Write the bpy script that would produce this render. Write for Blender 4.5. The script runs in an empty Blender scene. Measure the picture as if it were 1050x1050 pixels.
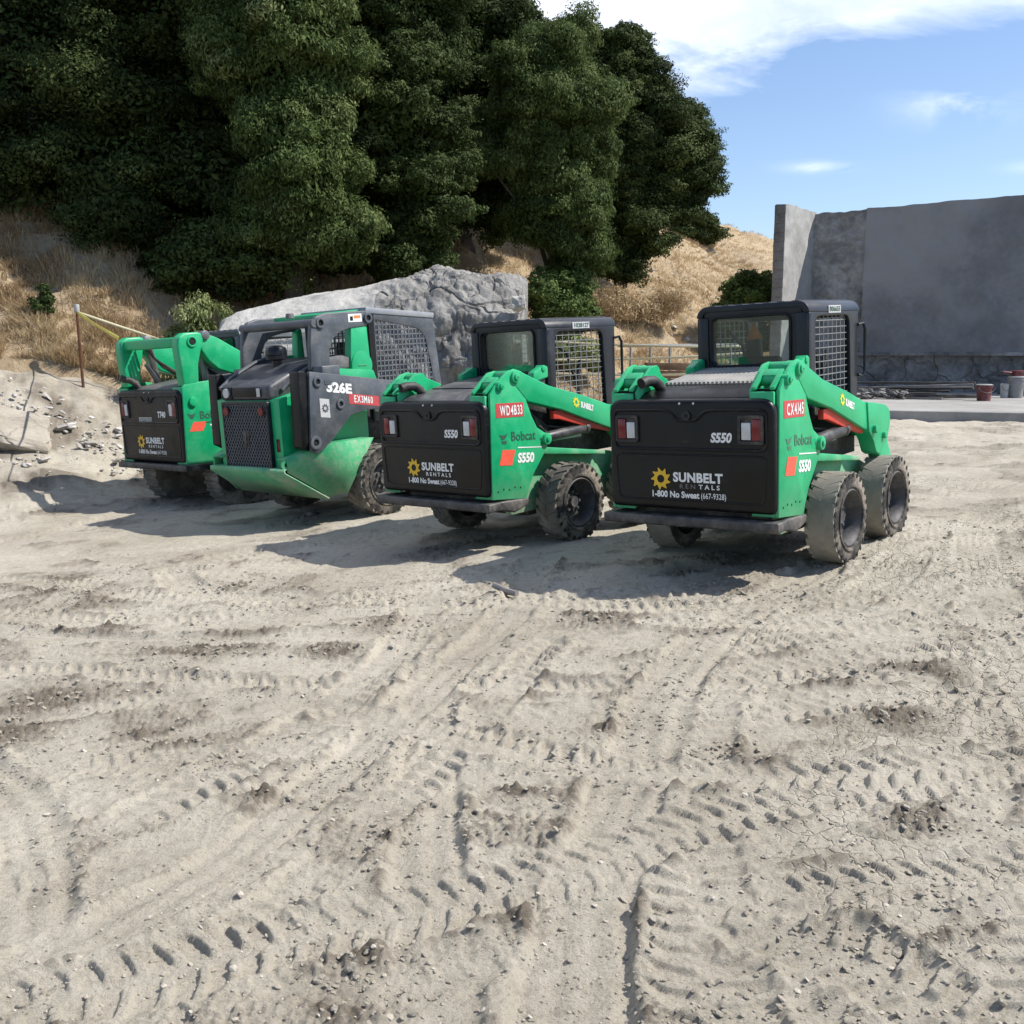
import bpy, bmesh, math, random
import numpy as np
from mathutils import Vector, Matrix, noise as mnoise
random.seed(7)
rng = np.random.default_rng(11)
D = bpy.data
sc = bpy.context.scene
COL = sc.collection
R = math.radians
TX, TY = math.tan(R(3.07)), math.tan(R(.57))
SUN_AZ, SUN_EL = R(92), R(50)

# ------------------------------------------------------------------ materials
def nodes_of(m):
    m.use_nodes = True
    return m.node_tree.nodes, m.node_tree.links

def ramp(N, L, src, stops):
    r = N.new('ShaderNodeValToRGB')
    e = r.color_ramp.elements
    e[0].position, e[0].color = stops[0][0], (*stops[0][1], 1)
    e[1].position, e[1].color = stops[1][0], (*stops[1][1], 1)
    for p, c in stops[2:]:
        k = e.new(p); k.color = (*c, 1)
    L.new(src, r.inputs[0])
    return r.outputs[0]

def noise_node(N, L, scale, detail=6, rough=.55, coord='Object', dist=0, vec=None):
    t = N.new('ShaderNodeTexNoise')
    t.inputs['Scale'].default_value = scale
    t.inputs['Detail'].default_value = detail
    t.inputs['Roughness'].default_value = rough
    t.inputs['Distortion'].default_value = dist
    if vec is None:
        c = N.new('ShaderNodeTexCoord'); vec = c.outputs[coord]
    L.new(vec, t.inputs['Vector'])
    return t.outputs['Fac']

def mix(N, L, fac, a, b):
    m = N.new('ShaderNodeMix'); m.data_type = 'RGBA'
    for i, v in ((0, fac), (6, a), (7, b)):
        if isinstance(v, (int, float)): m.inputs[i].default_value = v
        elif isinstance(v, tuple): m.inputs[i].default_value = (*v, 1)
        else: L.new(v, m.inputs[i])
    return m.outputs[2]

def math_node(N, L, op, a, b=None, clamp=False):
    m = N.new('ShaderNodeMath'); m.operation = op; m.use_clamp = clamp
    for i, v in ((0, a), (1, b)):
        if v is None: continue
        if isinstance(v, (int, float)): m.inputs[i].default_value = v
        else: L.new(v, m.inputs[i])
    return m.outputs[0]

def bump(N, L, bsdf, h, strength=.3, dist=.01):
    b = N.new('ShaderNodeBump'); b.inputs['Strength'].default_value = strength
    b.inputs['Distance'].default_value = dist
    L.new(h, b.inputs['Height']); L.new(b.outputs[0], bsdf.inputs['Normal'])

DUST = (.36, .31, .25)
def paint(name, col, rough=.4, metal=0, dust=.35, var=.12, scale=6, bstr=.08, spec=.5, coat=0, zdust=0.0, scratch=0.0):
    """painted or plastic surface with uneven dust and rubbed spots"""
    m = D.materials.new(name); N, L = nodes_of(m); b = N['Principled BSDF']
    n1 = noise_node(N, L, scale, 8, .65)
    n2 = noise_node(N, L, scale * 5, 5, .7)
    n3 = noise_node(N, L, scale * .5, 4, .5)
    dark = tuple(c * (1 - var * 1.6) for c in col); lite = tuple(min(1, c * (1 + var)) for c in col)
    base = ramp(N, L, n1, [(.3, dark), (.7, lite)])
    f = math_node(N, L, 'MULTIPLY', n1, n2)
    f = math_node(N, L, 'MULTIPLY', f, n3)
    df = ramp(N, L, f, [(.1, (0, 0, 0)), (.3, (1, 1, 1))])
    fac = math_node(N, L, 'MULTIPLY', df, dust)
    if scratch:
        tc_ = N.new('ShaderNodeTexCoord'); mp_ = N.new('ShaderNodeMapping'); mp_.inputs['Scale'].default_value = (2.2, 2.2, 38); mp_.inputs['Rotation'].default_value = (.35, .5, 0)
        L.new(tc_.outputs['Object'], mp_.inputs[0])
        sn = noise_node(N, L, 2.6, 3, .6, vec=mp_.outputs[0]); sn = ramp(N, L, sn, [(.66, (0, 0, 0)), (.74, (1, 1, 1))])
        sn = math_node(N, L, 'MULTIPLY', math_node(N, L, 'MULTIPLY', sn, n1), scratch)
        fac = math_node(N, L, 'ADD', fac, sn, True)
    if zdust:
        c = N.new('ShaderNodeTexCoord'); s = N.new('ShaderNodeSeparateXYZ'); L.new(c.outputs['Object'], s.inputs[0])
        z = math_node(N, L, 'MULTIPLY_ADD', s.outputs[2], -1.0 / zdust); z.node.inputs[2].default_value = 1.0
        z = math_node(N, L, 'MAXIMUM', z, 0.0)
        z = math_node(N, L, 'MULTIPLY', z, n2)
        fac = math_node(N, L, 'ADD', fac, z, True)
    out = mix(N, L, fac, base, DUST)
    L.new(out, b.inputs['Base Color'])
    rr = math_node(N, L, 'MULTIPLY_ADD', df, .35); rr.node.inputs[2].default_value = rough
    L.new(rr, b.inputs['Roughness'])
    b.inputs['Metallic'].default_value = metal
    b.inputs['Specular IOR Level'].default_value = spec
    b.inputs['Coat Weight'].default_value = coat
    bump(N, L, b, n2, bstr, .004)
    return m

def rough_mat(name, stops, scale=3, rough=.9, bstr=.6, bdist=.03, detail=10, crack=0, stains=None):
    m = D.materials.new(name); N, L = nodes_of(m); b = N['Principled BSDF']
    n1 = noise_node(N, L, scale, detail, .65, dist=.3)
    n2 = noise_node(N, L, scale * 9, 8, .7)
    s = math_node(N, L, 'MULTIPLY_ADD', n2, .45); L.new(n1, s.node.inputs[2])
    s = math_node(N, L, 'SUBTRACT', s, .22)
    c = ramp(N, L, s, stops)
    h = s
    if stains:
        n3 = noise_node(N, L, stains[0], 5, .5)
        f = ramp(N, L, n3, [(stains[2], (0, 0, 0)), (stains[3], (1, 1, 1))])
        c = mix(N, L, f, c, stains[1])
    if crack:
        v = N.new('ShaderNodeTexVoronoi'); v.feature = 'DISTANCE_TO_EDGE'; v.inputs['Scale'].default_value = crack
        tc = N.new('ShaderNodeTexCoord')
        wn = N.new('ShaderNodeTexNoise'); wn.inputs['Scale'].default_value = crack * 1.5; L.new(tc.outputs['Object'], wn.inputs['Vector'])
        ad = N.new('ShaderNodeVectorMath'); ad.operation = 'MULTIPLY_ADD'
        L.new(wn.outputs['Color'], ad.inputs[0]); ad.inputs[1].default_value = (.5, .5, .5); L.new(tc.outputs['Object'], ad.inputs[2])
        L.new(ad.outputs[0], v.inputs['Vector'])
        cf = ramp(N, L, v.outputs['Distance'], [(0, (0, 0, 0)), (.06, (1, 1, 1))])
        h = math_node(N, L, 'MULTIPLY_ADD', cf, .8); L.new(s, h.node.inputs[2])
    L.new(c, b.inputs['Base Color']); b.inputs['Roughness'].default_value = rough
    b.inputs['Specular IOR Level'].default_value = .2
    bump(N, L, b, h, bstr, bdist)
    return m

def plain(name, col, rough=.5, metal=0, emis=None):
    m = D.materials.new(name); N, L = nodes_of(m); b = N['Principled BSDF']
    n = noise_node(N, L, 18, 5, .6)
    c = ramp(N, L, n, [(.25, tuple(x * .78 for x in col)), (.75, tuple(min(1, x * 1.08) for x in col))])
    L.new(c, b.inputs['Base Color']); b.inputs['Roughness'].default_value = rough; b.inputs['Metallic'].default_value = metal
    return m

def decal_mat(name, col, wear=.0, rough=.5):
    m = D.materials.new(name); N, L = nodes_of(m); b = N['Principled BSDF']
    n = noise_node(N, L, 30, 6, .7)
    c = ramp(N, L, n, [(.3, tuple(x * .8 for x in col)), (.6, col)])
    L.new(c, b.inputs['Base Color']); b.inputs['Roughness'].default_value = rough
    return m

MAT = {}
G = (.004, .37, .145)
MAT['green'] = paint('green paint', G, .36, dust=.12, var=.12, scale=4, zdust=.72, scratch=.35)
MAT['green_low'] = paint('scuffed green paint', G, .5, dust=.8, var=.16, scale=6, zdust=.95, scratch=.8)
MAT['black'] = paint('black plastic', (.0045, .0047, .0055), .36, spec=.28, dust=.02, var=.3, scale=5, bstr=.12, scratch=.22)
MAT['cabblack'] = paint('black cab paint', (.009, .0115, .018), .34, spec=.35, dust=.06, var=.2, scale=4)
MAT['darkgrey'] = paint('dark grey paint', (.072, .083, .098), .45, dust=.22, var=.2, scale=5, scratch=.6)
MAT['chassis'] = paint('grimy black steel', (.014, .014, .015), .6, dust=.45, var=.4, scale=7)
MAT['bumper'] = paint('scraped black steel', (.03, .03, .034), .45, dust=.45, var=.4, scale=6)
MAT['hoodgrey'] = paint('dusty hood sheet', (.10, .10, .105), .5, dust=.5, var=.2, scale=5)
MAT['hoodblack'] = paint('dusty black hood', (.085, .086, .09), .42, dust=.5, var=.2, scale=4)
MAT['grille'] = paint('dusty louvres', (.36, .35, .33), .5, dust=.5, var=.2, scale=6)
MAT['roofgrey'] = paint('light grey roof', (.22, .24, .27), .45, dust=.4)
MAT['hooddark'] = paint('dark blue grey hood', (.04, .046, .058), .38, dust=.25)
MAT['steel'] = paint('dull steel', (.22, .22, .22), .35, metal=.7, dust=.25, var=.2)
MAT['chrome'] = plain('bright rod', (.6, .6, .6), .15, 1)
MAT['redpaint'] = paint('orange red paint', (.62, .045, .025), .5, dust=.15, var=.12)
MAT['rubber'] = paint('dusty rubber', (.045, .043, .040), .85, dust=.9, var=.3, scale=7, bstr=.4, spec=.2)
MAT['rubber_dusty'] = paint('tan dusty rubber', (.16, .148, .128), .92, dust=.7, var=.25, scale=5, bstr=.5, spec=.1)
MAT['rubber_tan'] = paint('tan caked rubber', (.26, .242, .205), .95, dust=.6, var=.2, scale=4, bstr=.5, spec=.1)
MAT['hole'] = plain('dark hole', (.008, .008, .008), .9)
MAT['rim'] = paint('black rim', (.05, .05, .053), .5, dust=.4, var=.3, scale=8)
MAT['mesh'] = paint('galvanised screen wire', (.22, .22, .22), .5, metal=.2, dust=.25)
MAT['meshdark'] = paint('grey screen plate', (.10, .112, .13), .5, dust=.25)
MAT['letter_ghost'] = decal_mat('worn off lettering', (.13, .13, .13))
MAT['white'] = decal_mat('white lettering', (.78, .78, .76))
MAT['offwhite'] = decal_mat('faded white lettering', (.5, .5, .5))
MAT['letter_dark'] = decal_mat('faded dark lettering', (.03, .09, .06))
MAT['letter_worn'] = decal_mat('rubbed lettering', (.06, .16, .10))
MAT['plate_red'] = decal_mat('red plate', (.5, .06, .06))
MAT['stripe_red'] = decal_mat('orange red stripe', (.78, .10, .055))
MAT['yellow'] = decal_mat('yellow emblem', (.75, .46, .02))
MAT['yellowgreen'] = decal_mat('lime emblem', (.7, .62, .03))
MAT['lensred'] = plain('red lens', (.16, .006, .012), .2)
MAT['lenswhite'] = plain('clear lens', (.55, .55, .55), .25)
MAT['orange'] = decal_mat('orange sign', (.7, .22, .05))
MAT['seat'] = paint('black vinyl seat', (.02, .02, .022), .55, dust=.2)

def glass_mat():
    m = D.materials.new('dusty tinted glass'); N, L = nodes_of(m)
    N.remove(N['Principled BSDF'])
    tr = N.new('ShaderNodeBsdfTransparent'); tr.inputs[0].default_value = (.80, .85, .84, 1)
    gl = N.new('ShaderNodeBsdfGlossy'); gl.inputs['Roughness'].default_value = .06; gl.inputs[0].default_value = (.8, .85, .85, 1)
    df = N.new('ShaderNodeBsdfDiffuse'); df.inputs[0].default_value = (.33, .35, .34, 1)
    fr = N.new('ShaderNodeFresnel'); fr.inputs[0].default_value = 1.5
    a = N.new('ShaderNodeMixShader'); b = N.new('ShaderNodeMixShader')
    n = noise_node(N, L, 4, 6, .7)
    f = math_node(N, L, 'MULTIPLY', n, .06)
    L.new(f, a.inputs[0]); L.new(tr.outputs[0], a.inputs[1]); L.new(df.outputs[0], a.inputs[2])
    L.new(fr.outputs[0], b.inputs[0]); L.new(a.outputs[0], b.inputs[1]); L.new(gl.outputs[0], b.inputs[2])
    L.new(b.outputs[0], N['Material Output'].inputs[0])
    return m
MAT['glass'] = glass_mat()

# ------------------------------------------------------------------ mesh helpers
def rounded(pts, r, seg=4):
    """round the corners of a closed 2-D polygon; r a number or a list"""
    out = []; n = len(pts)
    for i in range(n):
        p0, p1, p2 = Vector(pts[i - 1]), Vector(pts[i]), Vector(pts[(i + 1) % n])
        rr = r[i] if isinstance(r, (list, tuple)) else r
        a, b = (p0 - p1), (p2 - p1)
        la, lb = a.length, b.length
        rr = min(rr, la * .45, lb * .45)
        if rr < 1e-5:
            out.append(tuple(p1)); continue
        a /= la; b /= lb
        q0, q1 = p1 + a * rr, p1 + b * rr
        for k in range(seg + 1):
            t = k / seg
            q = q0 * (1 - t) ** 2 + p1 * 2 * t * (1 - t) + q1 * t * t
            out.append(tuple(q))
    return out

class MB:
    def __init__(s): s.v = []; s.f = []; s.m = []
    def add(s, verts, faces, mi=0):
        o = len(s.v); s.v += [tuple(v) for v in verts]
        s.f += [tuple(i + o for i in f) for f in faces]; s.m += [mi] * len(faces)
        return s
    def box(s, x0, x1, y0, y1, z0, z1, mi=0):
        v = [(x, y, z) for z in (z0, z1) for y in (y0, y1) for x in (x0, x1)]
        return s.add(v, [(0, 2, 3, 1), (4, 5, 7, 6), (0, 1, 5, 4), (2, 6, 7, 3), (0, 4, 6, 2), (1, 3, 7, 5)], mi)
    def prism(s, poly, plane, c0, c1, mi=0):
        """2-D polygon in plane 'xz' 'yz' or 'xy', extruded from c0 to c1"""
        def P(a, b, c):
            return {'xz': (a, c, b), 'yz': (c, a, b), 'xy': (a, b, c)}[plane]
        n = len(poly)
        v = [P(a, b, c0) for a, b in poly] + [P(a, b, c1) for a, b in poly]
        f = [tuple(range(n)), tuple(range(2 * n - 1, n - 1, -1))]
        f += [(i, (i + 1) % n, n + (i + 1) % n, n + i)[::-1] for i in range(n)]
        return s.add(v, f, mi)
    def plate(s, outer, inner, plane, c0, c1, mi=0):
        """plate with a hole; both loops have the same number of points"""
        def P(a, b, c):
            return {'xz': (a, c, b), 'yz': (c, a, b), 'xy': (a, b, c)}[plane]
        n = len(outer)
        v = [P(*p, c0) for p in outer] + [P(*p, c0) for p in inner] + [P(*p, c1) for p in outer] + [P(*p, c1) for p in inner]
        f = []
        for i in range(n):
            j = (i + 1) % n
            f += [(i, j, n + j, n + i), (2 * n + i, 3 * n + i, 3 * n + j, 2 * n + j), (i, 2 * n + i, 2 * n + j, j), (n + i, n + j, 3 * n + j, 3 * n + i)]
        return s.add(v, f, mi)
    def cyl(s, p0, p1, r, seg=16, mi=0, r1=None):
        p0, p1 = Vector(p0), Vector(p1); r1 = r if r1 is None else r1
        d = (p1 - p0).normalized(); a = d.orthogonal().normalized(); b = d.cross(a)
        v = []
        for p, q in ((p0, r), (p1, r1)):
            v += [p + (a * math.cos(t) + b * math.sin(t)) * q for t in (2 * math.pi * k / seg for k in range(seg))]
        f = [tuple(range(seg))[::-1], tuple(range(seg, 2 * seg))] + [(i, (i + 1) % seg, seg + (i + 1) % seg, seg + i) for i in range(seg)]
        return s.add(v, f, mi)
    def ring(s, c, axis, r0, r1, t, seg=20, mi=0):
        """flat washer centred at c, thickness t along axis"""
        c, d = Vector(c), Vector(axis).normalized(); a = d.orthogonal().normalized(); b = d.cross(a)
        v = []
        for k in (0, t):
            for r in (r0, r1):
                v += [c + d * k + (a * math.cos(u) + b * math.sin(u)) * r for u in (2 * math.pi * i / seg for i in range(seg))]
        f = []; n = seg
        for i in range(n):
            j = (i + 1) % n
            f += [(i, j, n + j, n + i), (2 * n + i, 3 * n + i, 3 * n + j, 2 * n + j), (n + i, n + j, 3 * n + j, 3 * n + i), (i, 2 * n + i, 2 * n + j, j)]
        return s.add(v, f, mi)
    def tube(s, pts, r, seg=10, mi=0, closed=False):
        pts = [Vector(p) for p in pts]; n = len(pts); v = []; up = None
        for i, p in enumerate(pts):
            if closed: d = pts[(i + 1) % n] - pts[i - 1]
            else: d = pts[min(i + 1, n - 1)] - pts[max(i - 1, 0)]
            d.normalize()
            if up is None: a = d.orthogonal().normalized()
            else:
                a = up - d * up.dot(d); a.normalize()
            up = a; b = d.cross(a)
            rr = r[i] if isinstance(r, (list, tuple)) else r
            v += [p + (a * math.cos(t) + b * math.sin(t)) * rr for t in (2 * math.pi * k / seg for k in range(seg))]
        f = []
        for i in range(n if closed else n - 1):
            o, q = i * seg, ((i + 1) % n) * seg
            f += [(o + k, o + (k + 1) % seg, q + (k + 1) % seg, q + k) for k in range(seg)]
        if not closed: f += [tuple(range(seg))[::-1], tuple(range((n - 1) * seg, n * seg))]
        return s.add(v, f, mi)
    def lathe(s, prof, c, seg=48, mi=0, mis=None):
        """profile of (radius, y) turned about the y axis through c"""
        cx, cy, cz = c; n = len(prof); v = []
        for k in range(seg):
            t = 2 * math.pi * k / seg
            v += [(cx + r * math.cos(t), cy + y, cz + r * math.sin(t)) for r, y in prof]
        for i in range(n - 1):
            f = [(k * n + i, k * n + i + 1, ((k + 1) % seg) * n + i + 1, ((k + 1) % seg) * n + i) for k in range(seg)]
            if i == 0: s.add(v, f, mis[i] if mis else mi); base = len(s.v) - len(v)
            else:
                s.f += [tuple(q + base for q in g) for g in f]; s.m += [mis[i] if mis else mi] * len(f)
        return s
    def build(s, name, mats, parent=None, bevel=0, seg=2, ang=32, jitter=0):
        if isinstance(mats, str): mats = [mats]
        me = D.meshes.new(name)
        me.from_pydata(s.v, [], s.f)
        for m in mats: me.materials.append(MAT[m] if isinstance(m, str) else m)
        me.polygons.foreach_set('material_index', s.m)
        bm = bmesh.new(); bm.from_mesh(me)
        bmesh.ops.recalc_face_normals(bm, faces=bm.faces)
        if bevel:
            es = [e for e in bm.edges if len(e.link_faces) == 2 and e.calc_face_angle(0) > R(ang)]
            if es: bmesh.ops.bevel(bm, geom=es, offset=bevel, segments=seg, profile=.5, affect='EDGES', clamp_overlap=True)
        if jitter:
            for v in bm.verts: v.co += Vector((random.uniform(-1, 1), random.uniform(-1, 1), random.uniform(-1, 1))) * jitter
        for f in bm.faces: f.smooth = True
        for e in bm.edges:
            e.smooth = not (len(e.link_faces) == 2 and e.calc_face_angle(0) > R(34))
        bm.to_mesh(me); bm.free()
        o = D.objects.new(name, me); COL.objects.link(o)
        if parent is not None: o.parent = parent
        return o

def tag(o, label=None, cat=None, group=None, kind=None):
    for k, v in (('label', label), ('category', cat), ('group', group), ('kind', kind)):
        if v: o[k] = v
    return o
def empty(name, mw=None, loc=None):
    o = D.objects.new(name, None); COL.objects.link(o); o.empty_display_size = .3
    if mw is not None: o.matrix_world = mw
    if loc is not None: o.location = loc
    return o

def np_mesh(name, V, F, mats, attrs=None, smooth=True, parent=None, midx=None):
    """fast mesh from arrays: V (n,3), F (m,k)"""
    me = D.meshes.new(name)
    n, k = F.shape
    me.vertices.add(len(V)); me.vertices.foreach_set('co', np.ascontiguousarray(V, dtype=np.float32).ravel())
    me.loops.add(n * k); me.loops.foreach_set('vertex_index', np.ascontiguousarray(F, dtype=np.int32).ravel())
    me.polygons.add(n); me.polygons.foreach_set('loop_start', np.arange(0, n * k, k, dtype=np.int32))
    me.polygons.foreach_set('use_smooth', np.full(n, smooth))
    if midx is not None: me.polygons.foreach_set('material_index', midx.astype(np.int32))
    for m in mats: me.materials.append(m)
    for a, val in (attrs or {}).items():
        at = me.attributes.new(a, 'FLOAT', 'POINT'); at.data.foreach_set('value', np.ascontiguousarray(val, dtype=np.float32))
    me.update(calc_edges=True)
    o = D.objects.new(name, me); COL.objects.link(o)
    if parent is not None: o.parent = parent
    return o

def text_mb(mb, txt, org, right, up, size, mi=0, bold=.0, shear=0, align='LEFT', spacing=1, wide=1, fit=None):
    """lettering as a thin flat mesh on a surface"""
    cu = D.curves.new('tmp', 'FONT'); cu.body = txt; cu.size = size; cu.offset = bold * size; cu.shear = shear
    cu.align_x = align; cu.space_character = spacing; cu.extrude = 0; cu.resolution_u = 3
    ob = D.objects.new('tmp', cu)
    me = D.meshes.new_from_object(ob)
    r, u, o = Vector(right).normalized(), Vector(up).normalized(), Vector(org)
    if fit:
        xs = [v.co.x for v in me.vertices]; wide = fit / (max(xs) - min(xs))
    mb.add([o + r * v.co.x * wide + u * v.co.y for v in me.vertices], [tuple(p.vertices) for p in me.polygons], mi)
    D.objects.remove(ob); D.curves.remove(cu); D.meshes.remove(me)
    return mb

def plate_mb(mb, txt, org, right, up, width, height, mi=0, bold=.02, gap=.14):
    r, u, o = Vector(right).normalized(), Vector(up).normalized(), Vector(org); gl = []; x = 0
    for ch in txt:
        cu = D.curves.new('tmp', 'FONT'); cu.body = ch; cu.size = 1; cu.offset = bold; cu.resolution_u = 3
        ob = D.objects.new('tmp', cu); me = D.meshes.new_from_object(ob)
        xs = [v.co.x for v in me.vertices]; ys_ = [v.co.y for v in me.vertices]
        gl.append(([((v.co.x - min(xs)) + x, (v.co.y - min(ys_)) / (max(ys_) - min(ys_))) for v in me.vertices], [tuple(p.vertices) for p in me.polygons]))
        x += max(xs) - min(xs) + gap
        D.objects.remove(ob); D.curves.remove(cu); D.meshes.remove(me)
    x -= gap
    for vs, fs in gl: mb.add([o + r * (a / x * width) + u * (b * height) for a, b in vs], fs, mi)
    return mb

def sun_mb(mb, c, right, up, r, mi=0, n=9, hole=.36):
    """swirl-toothed sun emblem with a round hole"""
    c, a, b = Vector(c), Vector(right).normalized(), Vector(up).normalized()
    out = []; inn = []
    for k in range(n):
        t = 2 * math.pi * k / n
        for dt, rr in ((0, .68), (.34, 1.0), (.40, .98), (.50, .70)):
            u = t + dt * 2 * math.pi / n * 1.6
            out.append(c + (a * math.cos(u) + b * math.sin(u)) * r * rr)
            w = t + dt * 2 * math.pi / n * 1.9
            inn.append(c + (a * math.cos(w) + b * math.sin(w)) * r * hole)
    m = len(out)
    mb.add(out + inn, [(i, (i + 1) % m, m + (i + 1) % m, m + i) for i in range(m)], mi)
    return mb

def quad_mb(mb, org, right, up, w, h, mi=0, slant=0):
    o, r, u = Vector(org), Vector(right).normalized(), Vector(up).normalized()
    return mb.add([o, o + r * w, o + r * (w + slant) + u * h, o + r * slant + u * h], [(0, 1, 2, 3)], mi)

# ------------------------------------------------------------------ noise on arrays
def _hash(ix, iy, seed):
    h = (ix * 374761393 + iy * 668265263 + seed * 974634777) & 0x7fffffff
    h = ((h ^ (h >> 13)) * 1274126177) & 0x7fffffff
    return (h ^ (h >> 16)) & 0xffff
def pn(x, y, seed=0):
    ix = np.floor(x).astype(np.int64); iy = np.floor(y).astype(np.int64)
    fx = x - ix; fy = y - iy
    u = fx * fx * fx * (fx * (fx * 6 - 15) + 10); v = fy * fy * fy * (fy * (fy * 6 - 15) + 10)
    def g(dx, dy):
        a = _hash(ix + dx, iy + dy, seed) * (2 * np.pi / 65536)
        return np.cos(a) * (fx - dx) + np.sin(a) * (fy - dy)
    a = g(0, 0) + u * (g(1, 0) - g(0, 0)); b = g(0, 1) + u * (g(1, 1) - g(0, 1))
    return (a + v * (b - a)) * 1.5
def fbm(x, y, octs=4, seed=0, gain=.5):
    s = 0; a = 1
    for k in range(octs):
        s = s + a * pn(x * 2 ** k, y * 2 ** k, seed + k * 7); a *= gain
    return s
def sst(a, b, x):
    t = np.clip((x - a) / (b - a), 0, 1); return t * t * (3 - 2 * t)

# ------------------------------------------------------------------ terrain
def plane_z(x, y):
    p = TX * x + TY * (y - 7.4)
    return np.where(p < .46, p, .46 + (p - .46) * .12)
TOE_X = [-60, -14, -8, -2, 1, 5, 9, 14, 60]
TOE_Y = [15, 15.5, 16.6, 18.8, 21, 26, 31, 34, 40]
def base_z(x, y):
    b = 1.28 * sst(-4.3, -8.2, x) * sst(10.6, 16.4, y)
    b = b + .55 * sst(-1.5, -5.5, x) * sst(14.2, 17.5, y)
    return plane_z(x, y) + b
def hill_d(x, y):
    return y - np.interp(x, TOE_X, TOE_Y)
def hill_z(x, y):
    d = hill_d(x, y)
    sl = np.interp(x, [-10, -2, 4, 12], [.64, .50, .42, .40])
    r = sl * .5 * (d + np.sqrt(d * d + 1.0) - .4)
    z = base_z(x, np.minimum(y, 30)) + r
    zr = np.interp(x, [-30, -8, 3, 8, 12, 20, 40], [20, 15, 10.4, 8.25, 7.15, 5.2, 2])
    k = .6
    m = np.minimum(z, zr) - k * np.exp(-np.abs(z - zr) / k) * .5
    return m
def ter(x, y):
    x = np.float64(x); y = np.float64(y)
    return float(np.where(hill_d(x, y) > 0, hill_z(x, y), base_z(x, y)))

# --- ground sheet: rows spaced evenly as seen from eye height, so detail stays even into the distance
NR, NC = 860, 1150
inv = np.linspace(1 / 1.7, 1 / 27.0, NR)
ys = 1 / inv
ys = np.concatenate([[-14, -6, -2, .3], ys, [32, 45, 80, 200, 400]])
ts = np.sinh(np.linspace(-1.25, 1.25, NC)) * .62
YY = np.repeat(ys[:, None], NC, 1)
XX = ts[None, :] * (np.maximum(YY, 1.0) + 1.2)
XX = np.where(YY < 1, ts[None, :] * 12, XX)
nrow = len(ys)
Hh = np.zeros_like(XX); MO = np.zeros_like(XX)
far = sst(9, 16, YY)
def catmull(P, step=.08):
    P = [np.array(p, float) for p in P]; P = [2 * P[0] - P[1]] + P + [2 * P[-1] - P[-2]]
    out = []
    for i in range(1, len(P) - 2):
        n = max(2, int(np.linalg.norm(P[i + 1] - P[i]) / step))
        for k in range(n):
            t = k / n; a, b, c, d = P[i - 1:i + 3]
            out.append(.5 * ((2 * b) + (-a + c) * t + (2 * a - 5 * b + 4 * c - d) * t * t + (-a + 3 * b - 3 * c + d) * t ** 3))
    out.append(P[-2]); return np.array(out)
# rough base: lumpy dirt, a few scales
big = fbm(XX * .55, YY * .55, 3, 1)
rough = fbm(XX * 3.2 + big, YY * 3.2, 4, 20)
nearw = 1 - sst(6.5, 12, YY)
fine = fbm(XX * 17, YY * 17, 3, 40) * nearw
patch = fbm(XX * 1.1 + 5, YY * 1.1, 3, 60)
churn = sst(.05, .42, patch + .3 * rough)
spots = [(-2.0, 5.9, .35), (-2.55, 4.85, .3), (-3.2, 7.6, .45), (-2.2, 7.9, .35), (-.45, 3.6, .16), (-.75, 4.3, .16), (.25, 4.15, .2), (.85, 4.2, .16), (.5, 2.5, .2), (1.35, 2.9, .22), (1.9, 3.3, .22), (1.75, 4.5, .24), (2.7, 5.6, .3), (-1.3, 4.4, .2), (-.3, 2.45, .16), (-1.1, 6.0, .25), (-2.43, 5.29, .38), (-1.81, 6.26, .42), (.55, 4.55, .24), (.03, 3.75, .24), (-.45, 2.72, .25), (-3.74, 8.2, .6), (-1.7, 4.7, .25),
         (-2.4, 4.4, .25), (1.7, 7.0, .35), (-.7, 6.5, .35), (1.5, 3.45, .22), (.95, 2.75, .2), (2.0, 5.1, .35), (-3.2, 6.9, .45), (.6, 6.4, .3), (-.9, 4.0, .22), (1.25, 6.0, .3)]
cs = np.zeros_like(XX)
for sx, sy, sr in spots:
    wob = 1 + .5 * rough
    cs = np.maximum(cs, np.exp(-(((XX - sx) / sr) ** 2 + ((YY - sy) / (sr * .9)) ** 2) * 1.2 * wob))
churn = np.clip(np.maximum(churn * .6, cs * 1.2), 0, 1)
bill = np.abs(pn(XX * 9 + rough, YY * 9, 70)) + .5 * np.abs(pn(XX * 21, YY * 21, 71)) + .3 * np.abs(pn(XX * 43, YY * 43, 72))
Hh += .030 * big + .006 * rough + .004 * fine + nearw * (.005 * np.abs(pn(XX * 34, YY * 34, 44)) + .003 * pn(XX * 70, YY * 70, 45))
clod = sst(.35, .8, pn(XX * 14 + 3, YY * 14, 73) + .5 * pn(XX * 29, YY * 29, 74))
Hh += churn * (.25 + .75 * nearw) * (.026 * (bill - .35) + .020 * clod + .022 * fbm(XX * 38, YY * 38, 2, 77))
MO += churn * (.55 + .5 * clod)
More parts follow.
